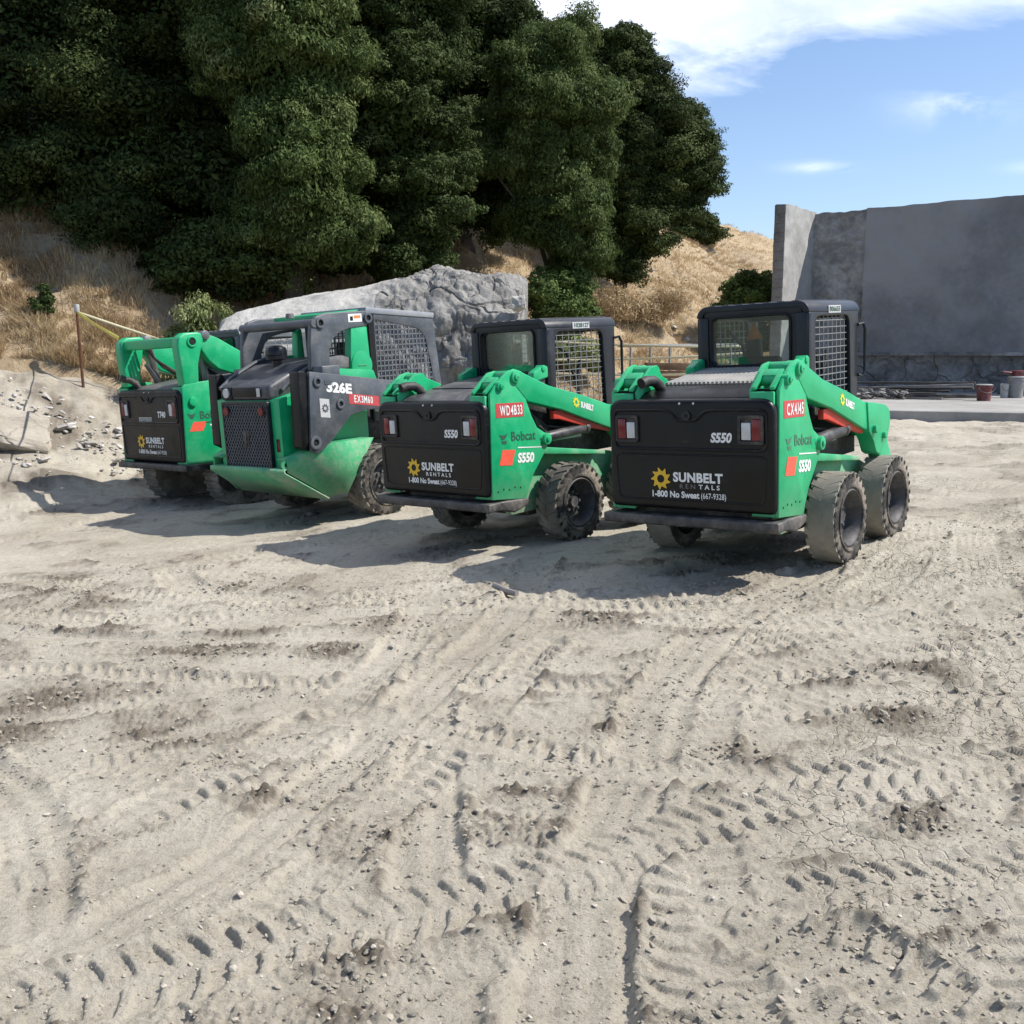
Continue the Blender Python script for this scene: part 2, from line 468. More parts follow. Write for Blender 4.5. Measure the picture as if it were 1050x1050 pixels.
def stamp(path, w, depth, kind='smooth', pitch=.15, ridge=.02, rim=.022, seed=0, fade=1.0, slant=.45, even=.3):
    global Hh, MO
    P = catmull(path)
    S = np.concatenate([[0], np.cumsum(np.linalg.norm(np.diff(P, axis=0), axis=1))])
    m = w * .5 + .14
    Dm = np.full(XX.shape, 9.0); Sm = np.zeros_like(XX); Vm = np.zeros_like(XX)
    for i in range(len(P) - 1):
        a, b = P[i], P[i + 1]
        r0, r1 = np.searchsorted(ys, [min(a[1], b[1]) - m, max(a[1], b[1]) + m])
        if r1 <= r0: continue
        yc = max(1.0, (a[1] + b[1]) / 2) + 1.2
        tl = (min(a[0], b[0]) - m); th = (max(a[0], b[0]) + m)
        ylo = max(ys[r0], 1) + 1.2; yhi = max(ys[min(r1, nrow - 1)], 1) + 1.2
        c0, c1 = np.searchsorted(ts, [min(tl / ylo, tl / yhi), max(th / ylo, th / yhi)])
        if c1 <= c0: continue
        sl = (slice(r0, r1), slice(c0, c1))
        d = b - a; ln = np.hypot(*d); d = d / ln
        px, py = XX[sl] - a[0], YY[sl] - a[1]
        t = np.clip(px * d[0] + py * d[1], 0, ln)
        qx, qy = px - d[0] * t, py - d[1] * t
        dist = np.hypot(qx, qy); side = d[0] * py - d[1] * px
        up = dist < Dm[sl]
        Dm[sl] = np.where(up, dist, Dm[sl]); Sm[sl] = np.where(up, S[i] + t, Sm[sl]); Vm[sl] = np.where(up, np.sign(side) * dist, Vm[sl])
    near = Dm < m
    if not near.any(): return
    x, y, v, s, dm = XX[near], YY[near], Vm[near], Sm[near], Dm[near]
    wv = w * .5 + .025 * pn(x * 4, y * 4, seed + 3)
    inside = 1 - sst(wv - .03, wv + .015, dm)
    keep = np.clip(.95 + .8 * fbm(x * 1.3, y * 1.3, 2, seed + 9), even, 1) * fade
    inside = inside * keep
    hb = Hh[near]; fl = .035 * big[near] + .002 * rough[near]
    tr = np.full_like(x, -depth) + .003 * fine[near] + .003 * np.abs(pn(x * 34, y * 34, 44)) + .002 * pn(x * 70, y * 70, 45)
    if kind == 'lug':
        ph = s / pitch + .5 * (v > 0) + slant * (np.abs(v) / (w * .5)) ** 1.8 + .16 * pn(x * 5, y * 5, seed)
        tri = np.abs((ph % 1) - .5) * 2
        tri = tri + .10 * pn(x * 22, y * 22, seed + 2); bar = sst(.58, .74, tri) * sst(.012, .04, np.abs(v)) * (1 - sst(wv - .02, wv + .04, dm) * .3)
        amp = ridge * np.clip(.85 + .8 * fbm(s * 1.4, v * 3, 2, seed + 5), even, 1.5)
        tr = tr + bar * amp
    elif kind == 'fine':
        c = np.round(v / .055)
        ph = s / pitch + .37 * c; tri = np.abs((ph % 1) - .5) * 2
        gv = np.abs((v / .055) - c)
        bar = sst(.25, .5, tri) * (1 - sst(.3, .45, gv))
        tr = tr + bar * ridge * np.clip(.6 + fbm(x * 2, y * 2, 2, seed + 5), 0, 1.2)
    else:
        tr = tr + .004 * np.sin(v * 60 + 3 * pn(s * .8, v * 0 + seed, 3)) 
    Hn = hb * (1 - inside) + (fl + tr) * inside
    rn = np.clip(.55 + 1.0 * fbm(x * 3.5, y * 3.5, 3, seed + 11), 0, 1.8)
    rn = rn * (.75 + .5 * np.abs(pn(x * 14, y * 14, seed + 17)) + .35 * pn(x * 30, y * 30, seed + 18)); rm = np.exp(-((dm - wv - .025) / np.where(dm < wv + .025, .022, .04)) ** 2) * rn * fade
    Hn = Hn + rim * rm
    Hh[near] = Hn
    MO[near] = MO[near] * (1 - .8 * inside) + .35 * rm * (rn > .8)
TRK = [
 ([(-4.6, 7.1), (-3, 6.6), (-1.8, 6.26), (-.6, 6.45), (.3, 7.3)], .3, .02, 'smooth'),
 ([(-6.5, 9.2), (-4.5, 8.6), (-2.6, 7.6), (-.8, 7.0), (.8, 6.9), (2.2, 7.3)], .28, .018, 'lug'),
 ([(-1.0, 7.1), (-2.2, 7.6), (-2.82, 8.42), (-2.43, 9.12), (-1.6, 9.7), (-1, 10.1)], .3, .02, 'lug'),
 ([(-3.4, 5.2), (-2.6, 4.6), (-1.95, 3.9), (-1.6, 3.2), (-1.35, 2.4), (-1.3, 1.8)], .26, .012, 'smooth'),
 ([(-3.6, 4.6), (-2.9, 3.9), (-2.3, 3.2), (-1.9, 2.6)], .26, .010, 'smooth'),
 ([(4.4, 9.4), (3.64, 7.93), (2.8, 5.6), (2.17, 4.24), (1.85, 3.2), (1.7, 2.2)], .34, .012, 'fine'),
 ([(5.0, 9.6), (4.2, 7.8), (3.3, 5.6), (2.65, 4.24), (2.2, 3.2)], .34, .012, 'fine'),
 ([(3.1, 7.8), (2.5, 6.87), (1.5, 5.8), (1.0, 4.9), (.72, 4.0), (.62, 3.3), (.5, 2.2)], .34, .018, 'lug'),
 ([(.6, 5.3), (.93, 5.4), (1.7, 5.75), (2.4, 6.0), (3.4, 6.2), (5, 6.3)], .3, .02, 'lug'),
 ([(-4.4, 6.1), (-3.04, 5.88), (-1.2, 5.41), (0, 5.2), (.87, 5.01), (1.8, 5.05)], .2, .022, 'lug'),
 ([(-.2, 2.2), (-.25, 2.9), (-.30, 3.4), (-.42, 5.0), (-.5, 5.6)], .26, .02, 'smooth'),
 ([(-1.75, 2.3), (-1.03, 3.46), (-.52, 5.0), (-.02, 6.6), (.1, 7.4), (.25, 8.2)], .27, .022, 'smooth'),
 ([(-1.2, 2.0), (-.62, 3.46), (-.2, 4.6), (.2, 5.9)], .22, .018, 'lug'),
 ([(.05, 1.7), (.224, 2.9), (.435, 3.77), (.83, 5.1), (1.45, 6.3), (2.15, 7.26), (2.9, 8.4)], .33, .026, 'smooth'),
 ([(-1.9, 2.35), (-1.18, 2.69), (-.68, 2.93), (.11, 3.21), (.62, 3.5), (1.21, 3.72), (2.02, 3.85), (3.2, 3.9)], .32, .024, 'lug'),
 ([(.75, 2.9), (1.05, 2.55), (1.3, 2.0)], .3, .018, 'lug'),
 ([(-.1, 6.9), (.9, 6.6), (1.9, 6.55), (3.1, 6.9), (4.6, 7.6)], .26, .014, 'lug'),
 ([(1.2, 4.6), (1.9, 4.75), (2.8, 4.7), (3.8, 4.5)], .26, .012, 'lug'),
 ([(-4.8, 7.9), (-3.4, 7.2), (-2.2, 6.9), (-1.0, 7.25), (.2, 7.9)], .26, .014, 'lug'),
 ([(1.0, 1.9), (1.5, 2.6), (2.1, 3.6), (2.5, 4.6), (2.9, 6.2)], .3, .012, 'lug'),
 ([(.9, 3.0), (1.6, 3.05), (2.4, 3.0)], .28, .012, 'lug'),
 ([(.9, 6.2), (1.8, 6.0), (2.8, 5.5), (3.6, 4.7)], .28, .012, 'lug'),
 ([(1.3, 5.2), (2.1, 5.35), (3.0, 5.4), (4.2, 5.2)], .28, .014, 'lug'),
 ([(-2.2, 2.9), (-1.5, 3.8), (-1.05, 4.7), (-.7, 5.8), (-.6, 7.0)], .28, .012, 'lug'),
 ([(2.4, 7.6), (3.2, 8.2), (4.4, 8.6), (5.8, 8.6)], .3, .014, 'lug'),
 ([(-.9, 5.0), (-.2, 4.5), (.4, 4.1), (1.3, 3.9), (2.6, 4.1)], .26, .012, 'lug'),
 ([(2.6, 9.2), (4.2, 10.5), (6, 11), (9, 11)], .32, .02, 'lug'),
 ([(1.5, 11.5), (4.5, 12.6), (8, 12.9)], .4, .02, 'smooth'),
 ([(3, 14), (6.5, 14.6), (10, 14.2)], .4, .025, 'smooth'),
 ([(-8, 8), (-6.2, 9.4), (-4.9, 11.2), (-4.4, 13)], .34, .02, 'smooth'),
 ([(-9, 10.5), (-6.6, 11.2), (-5.6, 13.2), (-5.5, 16)], .34, .02, 'lug'),
]
gt = np.random.default_rng(77); EDGE = []
for q in range(36):                                     # older, fainter passes under the fresh ones
    x0_, y0_ = gt.uniform(-4.5, 4.8), gt.uniform(2.2, 9.5); a_ = gt.choice([.15, .5, 1.0, 1.4, 2.6, 2.9]) + gt.normal(0, .15); l_ = gt.uniform(3, 7); c_ = gt.normal(0, .12)
    pts_ = [(x0_ + math.cos(a_ + c_ * t) * l_ * (t - .5), y0_ + math.sin(a_ + c_ * t) * l_ * (t - .5)) for t in np.linspace(0, 1, 5)]
    stamp(pts_, gt.uniform(.2, .32), gt.uniform(.004, .010), 'lug' if gt.uniform() < .72 else 'smooth', pitch=gt.uniform(.08, .12), ridge=gt.uniform(.010, .017), rim=gt.uniform(.008, .016), seed=700 + 11 * q, even=.2, fade=.85)
    EDGE.append((pts_, .13))
for i, (p, w, dp, kd) in enumerate(TRK):
    EDGE.append((p, w * .5 + .02))
    stamp(p, w, dp, kd, pitch=.06 if kd == 'fine' else .098, ridge=.012 if kd == 'fine' else .019, rim=.012 if kd == 'fine' else .024, seed=100 + i * 13, even=.75 if i in (2, 9, 14, 8, 7) else .35)
ar = fbm(XX * .5, YY * 2.6, 3, 300) * far * .035 + far * .03 * fbm(XX * 2, YY * 2, 3, 310)
berm = sst(-4.3, -6.5, XX) * sst(11, 14, YY)
crust = sst(.25, .45, pn(XX * 2.2, YY * 2.2, 330))
Hh += .0025 * crust + ar + berm * (.12 * np.abs(fbm(XX * .8, YY * 1.2, 2, 320)))
Hh += berm * sst(14.6, 15.6, YY) * .08 * np.abs(fbm(XX * 2.2, YY * 2.2, 2, 321))
MO += berm * .25
ZZ = base_z(XX, YY) + np.where((YY > 1) & (YY < 30), Hh, 0)
ZZ = np.where(hill_d(XX, YY) > .6, ZZ - .25, ZZ)
V = np.stack([XX, YY, ZZ], -1).reshape(-1, 3)
ii = np.arange((nrow - 1) * NC).reshape(nrow - 1, NC)[:, :-1].ravel()
F = np.stack([ii, ii + 1, ii + NC + 1, ii + NC], 1)

CR = sst(-.05, .35, fbm(XX * .6 + 9, YY * .6, 2, 900)) * sst(.3, 1.4, XX + .4 * big) * (1 - churn)
def dirt_mat():
    m = D.materials.new('dry dirt'); N, L = nodes_of(m); b = N['Principled BSDF']
    n1 = noise_node(N, L, .9, 8, .6, dist=.4); n2 = noise_node(N, L, 14, 10, .75); n3 = noise_node(N, L, 150, 4, .8); n4 = noise_node(N, L, 3.2, 6, .6); n5 = noise_node(N, L, 48, 7, .8, dist=.4)
    a = ramp(N, L, n1, [(.3, (.36, .322, .255)), (.5, (.45, .408, .33)), (.7, (.52, .478, .395))])
    def mul(c0, c1, f):
        k = N.new('ShaderNodeMix'); k.data_type = 'RGBA'; k.blend_type = 'MULTIPLY'; k.inputs[0].default_value = f
        L.new(c0, k.inputs[6]); L.new(c1, k.inputs[7]); return k.outputs[2]
    c = mul(a, ramp(N, L, n2, [(.28, (.62, .60, .58)), (.5, (1, 1, 1)), (.8, (1.04, 1.04, 1.04))]), .85)
    c = mul(c, ramp(N, L, n5, [(.33, (.58, .56, .54)), (.45, (1, 1, 1)), (.62, (1, 1, 1)), (.74, (1.22, 1.2, 1.16))]), .75)
    c = mul(c, ramp(N, L, n3, [(.32, (.5, .5, .5)), (.46, (1, 1, 1)), (.66, (1, 1, 1)), (.8, (1.35, 1.33, 1.3))]), .8)
    at = N.new('ShaderNodeAttribute'); at.attribute_name = 'moist'
    f = math_node(N, L, 'MULTIPLY_ADD', n4, .7); L.new(at.outputs['Fac'], f.node.inputs[2])
    f = ramp(N, L, f, [(.45, (0, 0, 0)), (1.0, (.92, .92, .92))])
    c = mul(c, mix(N, L, f, (1, 1, 1), (.36, .33, .315)), 1.0)
    L.new(c, b.inputs['Base Color']); b.inputs['Roughness'].default_value = .95; b.inputs['Specular IOR Level'].default_value = .15
    h = math_node(N, L, 'MULTIPLY_ADD', n3, .22); L.new(n2, h.node.inputs[2])
    h2 = math_node(N, L, 'MULTIPLY_ADD', n5, .55); L.new(h, h2.node.inputs[2])
    vo = N.new('ShaderNodeTexVoronoi'); vo.feature = 'DISTANCE_TO_EDGE'; vo.inputs['Scale'].default_value = 11
    tc = N.new('ShaderNodeTexCoord'); wv = N.new('ShaderNodeTexNoise'); wv.inputs['Scale'].default_value = 9; wv.inputs['Detail'].default_value = 4; L.new(tc.outputs['Object'], wv.inputs['Vector'])
    ad = N.new('ShaderNodeVectorMath'); ad.operation = 'MULTIPLY_ADD'; L.new(wv.outputs['Color'], ad.inputs[0]); ad.inputs[1].default_value = (.12, .12, .12); L.new(tc.outputs['Object'], ad.inputs[2]); L.new(ad.outputs[0], vo.inputs['Vector'])
    ck = ramp(N, L, vo.outputs['Distance'], [(0, (1, 1, 1)), (.05, (0, 0, 0))])
    ca = N.new('ShaderNodeAttribute'); ca.attribute_name = 'crack'
    ck = math_node(N, L, 'MULTIPLY', ck, ca.outputs['Fac'])
    h2 = math_node(N, L, 'SUBTRACT', h2, math_node(N, L, 'MULTIPLY', ck, .7))
    bump(N, L, b, h2, .85, .028)
    return m
MAT['dirt'] = dirt_mat()
o = np_mesh('ground', V, F, [MAT['dirt']], {'moist': np.clip(MO, 0, 1).ravel(), 'crack': CR.ravel()}); tag(o, kind='structure')

def ground_at(x, y):
    r = int(np.clip(np.searchsorted(ys, y), 1, nrow - 1)); t = x / (max(y, 1) + 1.2)
    c = int(np.clip(np.searchsorted(ts, t), 1, NC - 1))
    return float(ZZ[r, c])

# --- hillside
gx = np.linspace(-45, 50, 420); gy = np.concatenate([np.linspace(14, 40, 260), np.linspace(40.4, 90, 110)])
HX, HY = np.meshgrid(gx, gy)
hz = hill_z(HX, HY); hd = hill_d(HX, HY)
hz = hz + sst(0, 2, hd) * (.28 * fbm(HX * .5, HY * .5, 4, 400) + .10 * np.abs(fbm(HX * 2.1, HY * 2.1, 3, 420)))
hz = np.where(hd < 0, base_z(HX, HY) - .2 + .2 * sst(-.8, .1, hd), hz)
def hill_mat():
    m = D.materials.new('dry grass slope'); N, L = nodes_of(m); b = N['Principled BSDF']
    n1 = noise_node(N, L, .35, 8, .65, dist=.5); n2 = noise_node(N, L, 5, 10, .75); n3 = noise_node(N, L, .8, 6, .6)
    a = ramp(N, L, n2, [(.25, (.28, .20, .12)), (.5, (.45, .35, .225)), (.75, (.56, .455, .31))])
    r = ramp(N, L, n1, [(.42, (0, 0, 0)), (.62, (1, 1, 1))])
    c = mix(N, L, math_node(N, L, 'MULTIPLY', r, .6), a, (.36, .29, .205))
    w = ramp(N, L, n3, [(.5, (0, 0, 0)), (.66, (1, 1, 1))])
    c = mix(N, L, math_node(N, L, 'MULTIPLY', w, .45), c, (.20, .115, .06))
    L.new(c, b.inputs['Base Color']); b.inputs['Roughness'].default_value = 1; b.inputs['Specular IOR Level'].default_value = .05
    bump(N, L, b, n2, .9, .12)
    return m
MAT['hill'] = hill_mat()
n_c = len(gx)
ii = np.arange((len(gy) - 1) * n_c).reshape(-1, n_c)[:, :-1].ravel()
o = np_mesh('hillside', np.stack([HX, HY, hz], -1).reshape(-1, 3), np.stack([ii, ii + 1, ii + n_c + 1, ii + n_c], 1), [MAT['hill']]); tag(o, kind='structure')
def hz_at(x, y):
    c = np.clip(np.interp(x, gx, np.arange(n_c)).round().astype(int), 0, n_c - 1)
    r = np.clip(np.interp(y, gy, np.arange(len(gy))).round().astype(int), 0, len(gy) - 1)
    return hz[r, c]

# --- dry grass blades on the slope
def attr_mat(name, stops, rough=.8, trans=.25, attr='tone'):
    m = D.materials.new(name); N, L = nodes_of(m); b = N['Principled BSDF']
    at = N.new('ShaderNodeAttribute'); at.attribute_name = attr
    c = ramp(N, L, at.outputs['Fac'], stops)
    L.new(c, b.inputs['Base Color']); b.inputs['Roughness'].default_value = rough; b.inputs['Specular IOR Level'].default_value = .12
    if trans:
        t = N.new('ShaderNodeBsdfTranslucent'); L.new(c, t.inputs[0])
        mx = N.new('ShaderNodeMixShader'); mx.inputs[0].default_value = trans
        L.new(b.outputs[0], mx.inputs[1]); L.new(t.outputs[0], mx.inputs[2]); L.new(mx.outputs[0], N['Material Output'].inputs[0])
    return m
MAT['straw'] = attr_mat('straw', [(0, (.27, .17, .09)), (.3, (.42, .31, .18)), (.7, (.54, .43, .27)), (1, (.64, .54, .37))], .8, .2)
def blades(n, xs, yfun, hmin, hmax, seed):
    g = np.random.default_rng(seed)
    x = g.uniform(xs[0], xs[1], n); d = g.uniform(0, 1, n) ** 1.7
    y = np.interp(x, TOE_X, TOE_Y) + .1 + d * yfun
    clump = pn(x * 1.3, y * 1.3, seed) + .6 * pn(x * 4, y * 4, seed + 1)
    k = clump > g.uniform(-.75, .75, n); x, y, clump = x[k], y[k], clump[k]; n = len(x)
    z = hz_at(x, y) - .02
    h = g.uniform(hmin, hmax, n) * (1 + .7 * np.clip(clump, -.5, 1)); w = h * .022 + .0035
    a = g.uniform(0, 2 * np.pi, n); lean = g.uniform(.2, 1.1, n); la = g.normal(-1.5, .9, n)
    tip = np.stack([x + np.cos(la) * h * lean, y + np.sin(la) * h * lean, z + h * (1.05 - .4 * lean)], 1)
    dx = np.stack([np.cos(a) * w, np.sin(a) * w, a * 0], 1); b = np.stack([x, y, z], 1)
    mid = (b + tip) * .5 + np.stack([x * 0, x * 0, h * .12], 1)
    Vv = np.stack([b - dx, b + dx, mid + dx * .7, tip, mid - dx * .7], 1).reshape(-1, 3)
    i = np.arange(n)[:, None] * 5
    Ff = np.concatenate([i + np.array([[0, 1, 2, 4]]), i + np.array([[4, 2, 3, 3]])[:, [0, 1, 2, 2]]], 0)
    q = i + np.array([[0, 1, 2, 4]]); t = i + np.array([[4, 2, 3]])
    tone = np.repeat(np.clip(.55 + .2 * g.normal(size=n) + .55 * pn(x * .5, y * .5, seed + 4) + .2 * pn(x * 2, y * 2, seed + 6), 0, 1), 5)
    T = np.concatenate([q[:, [0, 1, 2]], q[:, [0, 2, 3]], t], 0)
    return Vv, T, tone
parts = [blades(230000, (-13, -3.5), 8, .08, .22, 501), blades(200000, (-3.5, 10), 14, .05, .16, 502), blades(120000, (3, 14), 26, .05, .15, 503)]
off = 0; Vs, Fs, Ts = [], [], []
for v, f, t in parts:
    Vs.append(v); Fs.append(f + off); Ts.append(t); off += len(v)
o = np_mesh('dry_grass', np.concatenate(Vs), np.concatenate(Fs), [MAT['straw']], {'tone': np.concatenate(Ts)}, smooth=False)
tag(o, 'golden dry grass covering the slope behind the machines', 'grass', kind='stuff')

# --- loose stones and clods
ICO = None
def ico(sub=1):
    bm = bmesh.new(); bmesh.ops.create_icosphere(bm, subdivisions=sub, radius=1)
    v = np.array([x.co[:] for x in bm.verts]); f = np.array([[q.index for q in p.verts] for p in bm.faces]); bm.free(); return v, f
IV, IF = ico(1); IV2, IF2 = ico(2)
def stones(name, pts, sizes, mat, label, cat, seed, flat=.7, kind='stuff', tone=None, base=IV, face=IF, rough=.25):
    g = np.random.default_rng(seed); n = len(pts)
    k = len(base)
    sc3 = np.stack([g.uniform(.7, 1.3, n), g.uniform(.7, 1.3, n), g.uniform(.5, 1, n) * flat], 1) * np.array(sizes)[:, None]
    q = base[None] * (1 + g.uniform(-rough, rough, (n, k, 1))) * sc3[:, None, :]
    a = g.uniform(0, 6.28, n); ca, sa = np.cos(a)[:, None], np.sin(a)[:, None]
    tl = g.normal(0, .35, (n, 1))
    x = q[..., 0] * ca - q[..., 1] * sa; y = q[..., 0] * sa + q[..., 1] * ca; z = q[..., 2] + x * tl
    Vv = np.stack([x, y, z], -1) + np.array(pts)[:, None, :]
    Ff = (face[None] + (np.arange(n) * k)[:, None, None]).reshape(-1, 3)
    o = np_mesh(name, Vv.reshape(-1, 3), Ff, [mat], {'tone': np.repeat(g.uniform(0, 1, n) if tone is None else tone, k)}, smooth=False)
    tag(o, label, cat, kind=kind); return o
MAT['stone'] = attr_mat('pale stone', [(0, (.22, .19, .155)), (.6, (.34, .305, .25)), (1, (.44, .40, .34))], .95, 0)
MAT['rubble_dark'] = attr_mat('dusty dark rubble', [(0, (.09, .088, .085)), (.6, (.17, .165, .16)), (1, (.30, .29, .28))], .95, 0)
MAT['rubble'] = attr_mat('grey rubble', [(0, (.28, .26, .23)), (.6, (.40, .375, .34)), (1, (.54, .52, .48))], .95, 0)
g = np.random.default_rng(33)
yy = 1 / g.uniform(1 / 9.5, 1 / 2.0, 5500); xx = g.uniform(-.62, .62, 5500) * yy
ss = np.exp(g.normal(np.log(.0038), .5, 5500)) * (1 + .03 * yy)
k = (pn(xx * 1.3, yy * 1.3, 90) > -.25 - g.uniform(0, .4, 5500)); xx, yy, ss = xx[k], yy[k], ss[k]
stones('pebbles', [(x, y, ground_at(x, y) + s * .2) for x, y, s in zip(xx, yy, ss)], np.minimum(ss, .013), MAT['stone'], 'small pebbles scattered over the churned dirt', 'pebbles', 5)
cp, cz = [], []
for sx, sy, sr in spots:
    for q in range(int(170 * sr + 20)):
        x, y = sx + g.normal(0, sr * .5), sy + g.normal(0, sr * .45)
        s = math.exp(g.normal(math.log(.0068), .45)); cp.append((x, y, ground_at(x, y) + s * .2)); cz.append(min(s, .017))
for pts_, hw_ in EDGE:                                   # crumbs thrown up along the edges of the tracks
    P = catmull(pts_)
    for i_ in range(1, len(P)):
        d_ = P[i_] - P[i_ - 1]; d_ = d_ / max(np.hypot(*d_), 1e-6)
        if P[i_][1] > 9 or P[i_][1] < 1.8: continue
        for sd_ in (-1, 1):
            act = pn(np.array([P[i_][0] * 1.7 + sd_ * 9]), np.array([P[i_][1] * 1.7]), 55)[0]
            for _ in range(int(g.poisson(max(0., 1.6 + 3.5 * act)))):
                o_ = sd_ * (hw_ + abs(g.normal(.02, .03))); x = P[i_][0] - d_[1] * o_ + g.normal(0, .03); y = P[i_][1] + d_[0] * o_ + g.normal(0, .03)
                s = math.exp(g.normal(math.log(.005), .45)); cp.append((x, y, ground_at(x, y) + s * .15)); cz.append(min(s, .014))
stones('dirt_clods', cp, cz, MAT['dirt'], 'dark crumbled dirt clods in the churned patches', 'dirt', 6, base=IV2, face=IF2, rough=.2)
rp, rs = [], []
for q in range(330):
    u = g.uniform(0, 1); x = -8.9 + u * 3.7 + g.normal(0, .15); y = 15.3 + g.normal(0, .35) - .3 * u
    s = math.exp(g.normal(math.log(.022), .5)); rp.append((x, y, ground_at(x, y) + .2 * s)); rs.append(min(s, .09))
for q in range(160):
    x = -7.2 + g.normal(0, .5); y = 13.9 + g.normal(0, .5) + (x + 6.9) * .5
    s = math.exp(g.normal(math.log(.022), .6)); rp.append((x, y, ground_at(x, y) + .2 * s)); rs.append(min(s, .09))
stones('rubble', rp, rs, MAT['rubble'], 'loose grey rubble along the crest of the dirt bank', 'rubble', 7, base=IV2, face=IF2)
rp, rs = [], []
for q in range(230):
    x = 5.6 + g.normal(0, 1.5); y = 32 + (x - 5.6) * -1.2 + g.normal(0, 2.2)
    if hill_d(x, y) < .3: continue
    s = math.exp(g.normal(math.log(.05), .5)); rp.append((x, y, float(hz_at(x, y)) + .03)); rs.append(min(s, .13))
stones('rocks', rp, rs, MAT['rubble'], 'small grey rocks strewn down the dry slope', 'rocks', 8)

# ------------------------------------------------------------------ skid steers
def machine_matrix(X, Y, yaw):
    z = TX * X + TY * (Y - 7.4); a = R(yaw)
    up = Vector((-TX, -TY, 1)).normalized()
    F_ = Vector((math.sin(a), math.cos(a), 0)); F_ = (F_ - up * F_.dot(up)).normalized(); L_ = up.cross(F_)
    return Matrix(((F_.x, L_.x, up.x, X), (F_.y, L_.y, up.y, Y), (F_.z, L_.z, up.z, z), (0, 0, 0, 1)))

def wheel(root, x, yo, Rr, width, side, lugs=22, worn=False):
    """solid loader tyre and dished rim; yo is the outer face, side -1 right, +1 left"""
    s = side; yi = yo - s * width; cz = Rr - .012
    w = empty('wheel'); w.parent = root; w.location = (x, 0, cz)
    mb = MB(); c = (0, 0, 0); rr = .62 * Rr
    b = Rr - .014
    prof = [(rr, yo - s * .03), (rr + .012, yo - s * .004), (rr + .03, yo - s * .002), (rr + .034, yo - s * .012), (.9 * Rr, yo - s * .012), (b - .012, yo - s * .018), (b, yo - s * .034),
            (b + .003, yo - s * width * .5), (b, yi + s * .034), (b - .015, yi + s * .016), (rr, yi + s * .02)]
    mb.lathe(prof, c, 56, 0, [1, 1, 1, 1, 1, 0, 0, 0, 0, 1])
    for k in range(lugs):
        for h in (0, 1):
            t0 = 2 * math.pi * (k + .5 * h) / lugs
            ya, ybm = (yo - s * .02, yo - s * width * .47) if h == 0 else (yi + s * .008, yi + s * width * .47)
            t1 = t0 + .17; hw0, hw1 = .088, .05
            hgt = .012 if not worn else .0035
            rA = b - .01; rB = b + hgt
            vs = []
            for r_, sh in ((rA, 1.12), (rB, .9)):
                for (yv, t, hw) in ((ya, t0, hw0), (ybm, t1, hw1)):
                    for sg in (-1, 1):
                        vs.append((r_ * math.cos(t + sg * hw * sh), yv, r_ * math.sin(t + sg * hw * sh)))
            mb.add(vs, [(0, 1, 3, 2), (4, 6, 7, 5), (0, 4, 5, 1), (2, 3, 7, 6), (0, 2, 6, 4), (1, 5, 7, 3)], 0)
    for k in range(26):                                     # ring of moulded holes in the outer wall
        t = 2 * math.pi * k / 26; rm = .905 * Rr
        pc = Vector((rm * math.cos(t), yo - s * .0115, rm * math.sin(t)))
        mb.cyl(pc, pc + Vector((0, s * .0025, 0)), .0185, 10, 2)
    mb.build('tyre', ['rubber_tan' if worn else 'rubber_dusty', 'rubber', 'hole'], w, ang=80)
    rb = MB()
    prof = [(rr + .004, yo - s * .02), (rr - .012, yo - s * .012), (rr - .02, yo - s * .03), (rr - .035, yo - s * .05), (rr - .045, yo - s * .12), (rr * .62, yo - s * .135), (rr * .5, yo - s * .12), (.03, yo - s * .115), (.001, yo - s * .115)]
    rb.lathe(prof, c, 40, 0)
    rb.cyl((0, yo - s * .125, 0), (0, yo - s * .08, 0), .05, 16, 0)
    for k in range(8):
        t = 2 * math.pi * k / 8
        rb.cyl((.09 * math.cos(t), yo - s * .13, .09 * math.sin(t)), (.09 * math.cos(t), yo - s * .095, .09 * math.sin(t)), .014, 6, 1)
    rb.cyl((0, yo - s * .14, 0), (0, 0, 0), .07, 12, 0)
    rb.build('rim', ['rim', 'steel'], w)
    return w

def grid_screen(mb, u0, u1, v0, v1, nu, nv, place, r=.0045, mi=0, clip=None):
    """woven screen: thin square bars; place(u, v, k) gives a point"""
    def bar(a, b):
        mb.tube([a, b], r, 4, mi)
    for i in range(nu + 1):
        u = u0 + (u1 - u0) * i / nu
        lo, hi = (v0, v1) if clip is None else clip('u', u)
        if hi - lo > .01: bar(place(u, lo), place(u, hi))
    for j in range(nv + 1):
        v = v0 + (v1 - v0) * j / nv
        lo, hi = (u0, u1) if clip is None else clip('v', v)
        if hi - lo > .01: bar(place(lo, v), place(hi, v))
    return mb

